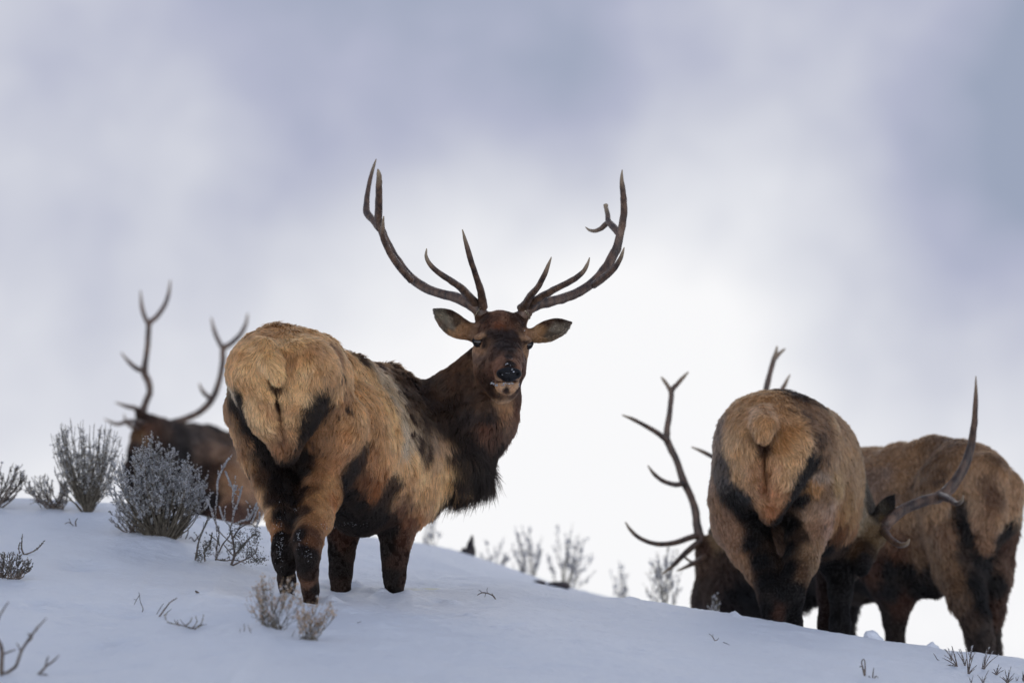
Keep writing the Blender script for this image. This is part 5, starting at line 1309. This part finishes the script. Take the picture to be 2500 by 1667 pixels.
    tw6('leaning rusty twig with a broken end on the open snow', [[(1015, 798, 2.0), (1050, 750, 1.8), (1085, 705, 1.6), (1127, 678, 1.2)], [(1000, 780, 1.1), (1020, 745, 1), (1042, 710, .7)], [(1045, 790, 1), (1065, 770, 1), (1095, 745, .6)]], leaf=[0], leafm=mat_noise('rust_bark', srgb(86, 52, 42), srgb(120, 84, 70), rough=.9, bump=0), fb=(.006, .002))
    tw6('low tangled tuft of grey stems melted out of the snow', [[(1065, 830, 1.4), (1100, 840, 1.4), (1160, 850, 1.6), (1230, 870, 1.4), (1290, 850, 1)], [(1060, 820, 1.2), (1055, 790, 1), (1065, 775, .8)], [(1140, 855, 1.2), (1130, 815, .8)], [(1180, 860, 1.3), (1210, 830, 1.2), (1225, 800, .7)], [(1230, 868, 1.3), (1255, 830, 1), (1250, 790, .6)], [(1150, 850, 1.4), (1120, 830, 1), (1110, 810, .6)], [(1200, 865, 1.4), (1170, 840, 1), (1150, 812, .6)], [(1260, 860, 1.2), (1285, 835, .9), (1300, 780, .5)], [(1240, 880, 1.3), (1270, 850, 1), (1320, 845, .6)]], name='stem_tuft', leaf=[0, 1, 3, 4, 7], fb=(.008, .0026))
    tw6('short bent dark stub left of the seeding shrub, between two others', [[(1555, 892, 1.1), (1560, 870, 1), (1556, 842, .8)]])
    tw6('shortest dark stub, leftmost of three by the seeding shrub', [[(1530, 895, .9), (1534, 870, .6)]])
    tw6('dark stub nearest the seeding shrub, with a crook', [[(1605, 905, 1.0), (1592, 880, 1), (1583, 850, .8)], [(1592, 880, .8), (1607, 872, .6)]])
    tw6('thin bare stalk midway between the two seeding shrubs', [[(1860, 930, .8), (1870, 905, .7), (1882, 882, .5)]])
    tw6('tall thin bare stalk leaning right beside the smaller seeding shrub', [[(1895, 872, .9), (1905, 840, .7), (1915, 812, .5)], [(1905, 840, .6), (1898, 822, .4)]])
    tw6('small dark pebble-sized bark chip on the snow below the frosted sprigs', [[(1245, 632, 2.2), (1258, 640, 2.6), (1272, 646, 1.4)]], name='bark_chip')
    tw6('tiny curled grass stem at the right of the seeding shrubs', [[(2310, 838, .8), (2290, 840, .8), (2278, 830, .6)], [(2285, 835, .7), (2305, 825, .5)]], name='dry_twig')
    tw6('dark twigs half buried below the tall open sagebrush', [[(485, 222, 1.8), (482, 190, 1.6), (495, 168, 1)], [(470, 218, 1.5), (440, 195, 1.2), (412, 205, .8)], [(455, 207, 1.2), (440, 170, .8)]])
    tw6('loose tangle of bare twigs right of the big frosted sagebrush', [[(1175, 318, 1.8), (1140, 290, 1.5), (1100, 255, 1), (1090, 215, .7)], [(1175, 318, 1.8), (1200, 260, 1.4), (1195, 210, .8)], [(1240, 320, 1.6), (1220, 290, 1.2), (1205, 300, .9)], [(1150, 300, 1.4), (1170, 240, 1), (1150, 200, .6)], [(1105, 320, 2), (1090, 270, 1.6), (1060, 200, 1)], [(1240, 318, 1.5), (1290, 250, 1), (1300, 190, .6)]])
    def tw7(label, paths, **k):
        b = low(Z7, paths)
        return twig('dry_twig', label, 'twig', paths, b[1], b, f=Z7, group=g3, **k)
    tw7('thorny twig arching out of the snow right of the fore hoof', [[(618, 772, 1.6), (598, 745, 1.7), (560, 728, 1.6), (520, 724, 1.5), (485, 742, .9)], [(560, 728, 1), (555, 705, .8), (560, 688, .5)], [(520, 724, .9), (505, 708, .8), (495, 710, .5)], [(545, 728, .9), (540, 755, .7)], [(600, 745, .9), (590, 725, .6)]])
    tw7('small forked twig on the snow left of the grazing elk', [[(2192, 1070, 1.2), (2178, 1045, 1.1), (2160, 1025, .9), (2148, 1018, .6)], [(2176, 1045, .9), (2178, 1020, .6)], [(2192, 1068, 1.1), (2212, 1058, .9), (2219, 1046, .6)], [(2250, 1078, .8), (2275, 1088, .7), (2300, 1100, .5)]])
    def twr(label, paths, **k):
        b = low(ZR, paths)
        return twig('dry_twig', label, 'twig', paths, b[1], b, f=ZR, group=g3, **k)
    twr('looped dark stalk with a short spike beside it, below the far right elk', [[(320, 1300, 3), (300, 1220, 2.2), (280, 1130, 1.6), (300, 1088, 1.3), (318, 1110, 1.6), (325, 1200, 2), (320, 1300, 2.8)], [(285, 1180, 1.2), (255, 1182, 1.8)], [(420, 1330, 1.8), (428, 1260, 1.4), (436, 1195, .7)], [(390, 1330, 1.8), (370, 1300, 1)], [(440, 1335, 1.8), (460, 1305, 1.2), (490, 1325, .8)]], frost=None)
    twr('thin bent straw on the ridge under the far right elk', [[(1278, 1108, 1), (1245, 1090, .9), (1215, 1040, .8), (1195, 1015, .5)]])
    def fr_(base, tips, r):
        o = []
        for tip in tips:
            mx = (base[0] * .5 + tip[0] * .5 + (base[0] - tip[0]) * .10); my = base[1] * .5 + tip[1] * .5
            o.append([(base[0], base[1], r), (mx, my, r * .7), (tip[0], tip[1], r * .35)])
        return o
    def bush_r(label, sets, **k):
        W = []
        for base, tips, r in sets: W += fr_(base, tips, r)
        b = low(ZR, W)
        return twig('frosted_shrub', label, 'shrub', W, b[1], b, f=ZR, group='frosted shrubs at the bottom right', frost=list(range(len(W))), fb=(.006, .0022), dens=300, rk=.7, fine=.5, **k)
    bush_r('leafy dark little shrub on the ridge, leftmost of those by the last hooves', [((1500, 1190), [(1310, 1070), (1340, 960), (1430, 920), (1400, 1160), (1450, 1000), (1385, 1165)], 2.6), ((1430, 1110), [(1350, 960), (1380, 940), (1440, 930), (1330, 1040)], 1.8)], seed=1)
    bush_r('narrow frosted shrub between two wider ones on the ridge', [((1600, 1180), [(1520, 960), (1545, 955), (1500, 1000), (1560, 1080), (1620, 1060)], 2.2)], seed=2)
    bush_r('tallest bare frosted fork standing against the far elk leg', [((1640, 1290), [(1690, 920), (1730, 990), (1610, 950), (1750, 1165), (1720, 1215)], 2.4), ((1670, 1100), [(1740, 1000), (1640, 990), (1700, 910)], 1.6)], seed=3)
    bush_r('forked frosted twig below the last hoof of the far right elk', [((1835, 1225), [(1910, 930), (1950, 990), (1880, 960), (2030, 1030)], 2.2), ((1815, 1225), [(1865, 1120), (1850, 1050)], 1.8)], seed=4)
    bush_r('dense dark tuft below the ridge near the right edge', [((2000, 1290), [(2030, 1150), (2060, 1190), (1960, 1210), (2090, 1230), (1940, 1250), (2010, 1200)], 2.2)], seed=5)
    bush_r('wide frosted shrub at the bottom right near the corner', [((2140, 1396), [(2190, 1180), (2110, 1220), (2230, 1270), (2160, 1230), (2080, 1310), (2040, 1310), (2220, 1330)], 2.4)], seed=6)
    bush_r('small frosted fork on the bottom edge', [((1830, 1396), [(1760, 1290), (1900, 1230), (1820, 1310), (1870, 1320)], 2.0)], seed=7)
    bush_r('tiny frosted sprig on the bottom edge, left of the small fork', [((1680, 1396), [(1640, 1310), (1700, 1300), (1620, 1390)], 1.8)], seed=8)
    bush_r('dark stalk cut by the right edge of the picture', [((2345, 1380), [(2335, 1250), (2350, 1280), (2330, 1330)], 3.0), ((2260, 1380), [(2245, 1320), (2290, 1310)], 1.4)], seed=9)
    # blurred foreground branch, bottom left corner
    yb = 25.6
    b = at(-2, yb)
    br = [[(5, 1420, 6), (10, 1300, 6), (18, 1220, 6), (15, 1120, 6), (20, 1010, 5.5), (0, 950, 4), (-30, 930, 3)], [(20, 1160, 4), (60, 1145, 4), (105, 1110, 4), (140, 1020, 3.6), (180, 960, 3.2), (240, 880, 2.6), (305, 812, 1.4)], [(182, 955, 2.5), (205, 925, 2), (180, 905, 3)], [(132, 1022, 2.2), (118, 985, 2), (102, 962, 1.4)], [(235, 885, 2), (232, 860, 1.2)],
          [(60, 1420, 5), (120, 1290, 4.5), (180, 1215, 4), (240, 1165, 3.6), (290, 1110, 3.2), (330, 1080, 2.6), (372, 1038, 1.4)], [(290, 1112, 2.6), (297, 1085, 2.2), (312, 1048, 1.4)], [(20, 1035, 2.2), (60, 1015, 2), (92, 1000, 1.2)], [(-20, 850, 2.4), (0, 790, 2.2), (30, 740, 2), (56, 702, 1.2)], [(240, 1165, 2.2), (300, 1170, 2), (300, 1220, 1.6)], [(130, 1220, 2), (125, 1195, 1.2)]]
    t = twig('bare_shrub', 'blurred bare shrub branches in the near bottom left corner', 'shrub', br, yb, b, f=Z6, seed=8, jitter=.06, frost=[1, 5, 7, 8], fb=(.008, .002), dens=60)
    tt = Tubes(); q0 = P(*Z6(5, 1420), yb); q1 = P(*Z6(60, 1420), yb)
    bb = b - np.array([0, 0, .05])
    tt.add(np.array([bb, (bb + q0) / 2 + [.01, 0, 0], q0]), [R(7, yb)] * 3, 6); tt.add(np.array([bb, (bb + q1) / 2, q1]), [R(6, yb)] * 3, 6)
    tt.obj('trunk', BARK, t, b)
    # ghostly stems on the far shoulder of the ridge
    g4 = 'blurred frosted stems on the far shoulder'
    far = dict(rs=1.3, branch=3, nb=7, bl=.012, bw=.003, frost=.85, rag=16, leafm=SAGE, stemm=STEMY, group=g4, up=.9)
    shrub('frosted_shrub', 'pale blurred stems leaning right under the elk brisket', 'shrub', at(1036, 40.2), (1034, 1082, 1252, 1300), 8, .1, blen=.2, seed=31, spread=5, bend=.3, **far)
    shrub('frosted_shrub', 'pale blurred low stems just right of the dark stump', 'shrub', at(1205, 40.0), (1170, 1240, 1318, 1370), 12, .1, blen=.25, seed=32, spread=10, bend=.3, **far)
    shrub('frosted_shrub', 'tallest pale blurred cluster of stems right of the dark stump', 'shrub', at(1282, 40.0), (1242, 1325, 1288, 1370), 20, .12, blen=.25, seed=33, spread=12, bend=.3, **far)
    shrub('frosted_shrub', 'pale blurred bush with one dark stem at the end of the far snow shoulder', 'shrub', at(1376, 40.0), (1330, 1450, 1292, 1415), 20, .12, blen=.3, seed=34, spread=7, bend=.5, **far)
    shrub('frosted_shrub', 'faint short blurred stems in the gap left of the grazing elk', 'shrub', at(1508, 40.5), (1484, 1534, 1392, 1440), 9, .1, blen=.2, seed=35, spread=12, bend=.2, **far)
    far2 = dict(far); far2.update(frost=.5)
    shrub('frosted_shrub', 'blurred dark-footed bush under the brow tines left of the grazing elk', 'shrub', at(1622, 38.0), (1572, 1668, 1352, 1440), 24, .12, blen=.25, seed=36, spread=14, bend=.3, **far2)
    shrub('grass_tuft', 'pale blurred grass blades in front of the dark mane of the rear elk', 'grass', at(1742, 34.5), (1728, 1768, 1452, 1480), 12, .04, rs=1.6, branch=1, nb=6, bl=.010, bw=.003, frost=.8, leafm=SAGE, stemm=STEMY, blen=.15, seed=37, spread=5, bend=.2)
    # dark broken stump with a fallen limb
    b = at(1144, 39.1)
    t = empty('dead_stump', b, 'dark broken stump poking from the far snow shoulder', 'stump')
    tt = Tubes()
    y = b[1]
    def st(seq, l=.25, sd=1):
        X = np.array([list(P(a, c, y)) + [R(r, y)] for a, c, r in seq]); C = catmull(X, 5); tt.add(C[:, :3], C[:, 3], 9, l, sd)
    st([(1142, 1392, 14), (1140, 1365, 12), (1146, 1340, 10), (1150, 1322, 7), (1153, 1306, 2)])
    st([(1140, 1370, 11), (1134, 1350, 8), (1131, 1336, 3)], sd=2)
    st([(1138, 1360, 8), (1122, 1350, 6), (1100, 1352, 6), (1082, 1350, 5), (1070, 1346, 2)], sd=3)
    st([(1150, 1366, 8), (1156, 1345, 5), (1156, 1330, 2)], sd=4)
    tt.obj('wood', DEAD, t, b)
    for (px, py, lab) in ((1312, 1436, 'small dark stone half sunk in the far snow shoulder, left one'), (1360, 1438, 'larger dark stone half sunk in the far snow shoulder, beside the stems')):
        b = G(px, py) if False else at(px, 38.2 if px < 1340 else 38.6)
        s = Shape(); r = .03 if px < 1340 else .05
        s.ellv(b + [0, 0, r * .15], np.eye(3), (r * 1.5, r, r * .55), k=.01); s.ellv(b + [r * .8, 0, r * .1], np.eye(3), (r, r * .7, r * .4), k=.02)
        V, Q = s.mesh(.006)
        V = V + .003 * noise(V, 60, 3)[:, None]
        o = mesh_obj('stone', V, Q, DEAD, None, True, b)
        setp(o, label=lab, category='stone', group='stones in the snow')
    # wind-carved snow lumps on the near ridge
    for px, row, wd, ht, lab in ((2275, 1590, .05, .088, 'tall pointed lump of snow on the ridge between the rear legs'), (2128, 1556, .055, .035, 'low rounded lump of snow on the ridge left of the pointed one')):
        b = at(px, 32.3)
        s = Shape()
        s.cone([(px, row + 12, b[1], 26), (px - 2, row - 4, b[1], 15), (px + 2, row - ht * 240, b[1], 5)], k=.02)
        s.cone([(px + 16, row + 12, b[1], 16), (px + 8, row - 2, b[1], 10)], k=.02)
        V, Q = s.mesh(.005)
        V = V + .004 * noise(V, 50, 3)[:, None]
        o = mesh_obj('snow_lump', V, Q, SNOW, None, True, b)
        setp(o, label=lab, category='snow lump', group='snow lumps on the ridge')

ONLY = os.environ.get('ELK_ONLY', '')
if ONLY in ('', 'main'): main_elk()
if ONLY in ('', 'A'): right_elk()
if ONLY in ('', 'C'): far_right_elk()
if ONLY in ('', 'L'): left_elk()
if ONLY in ('', 'plants'): plants()
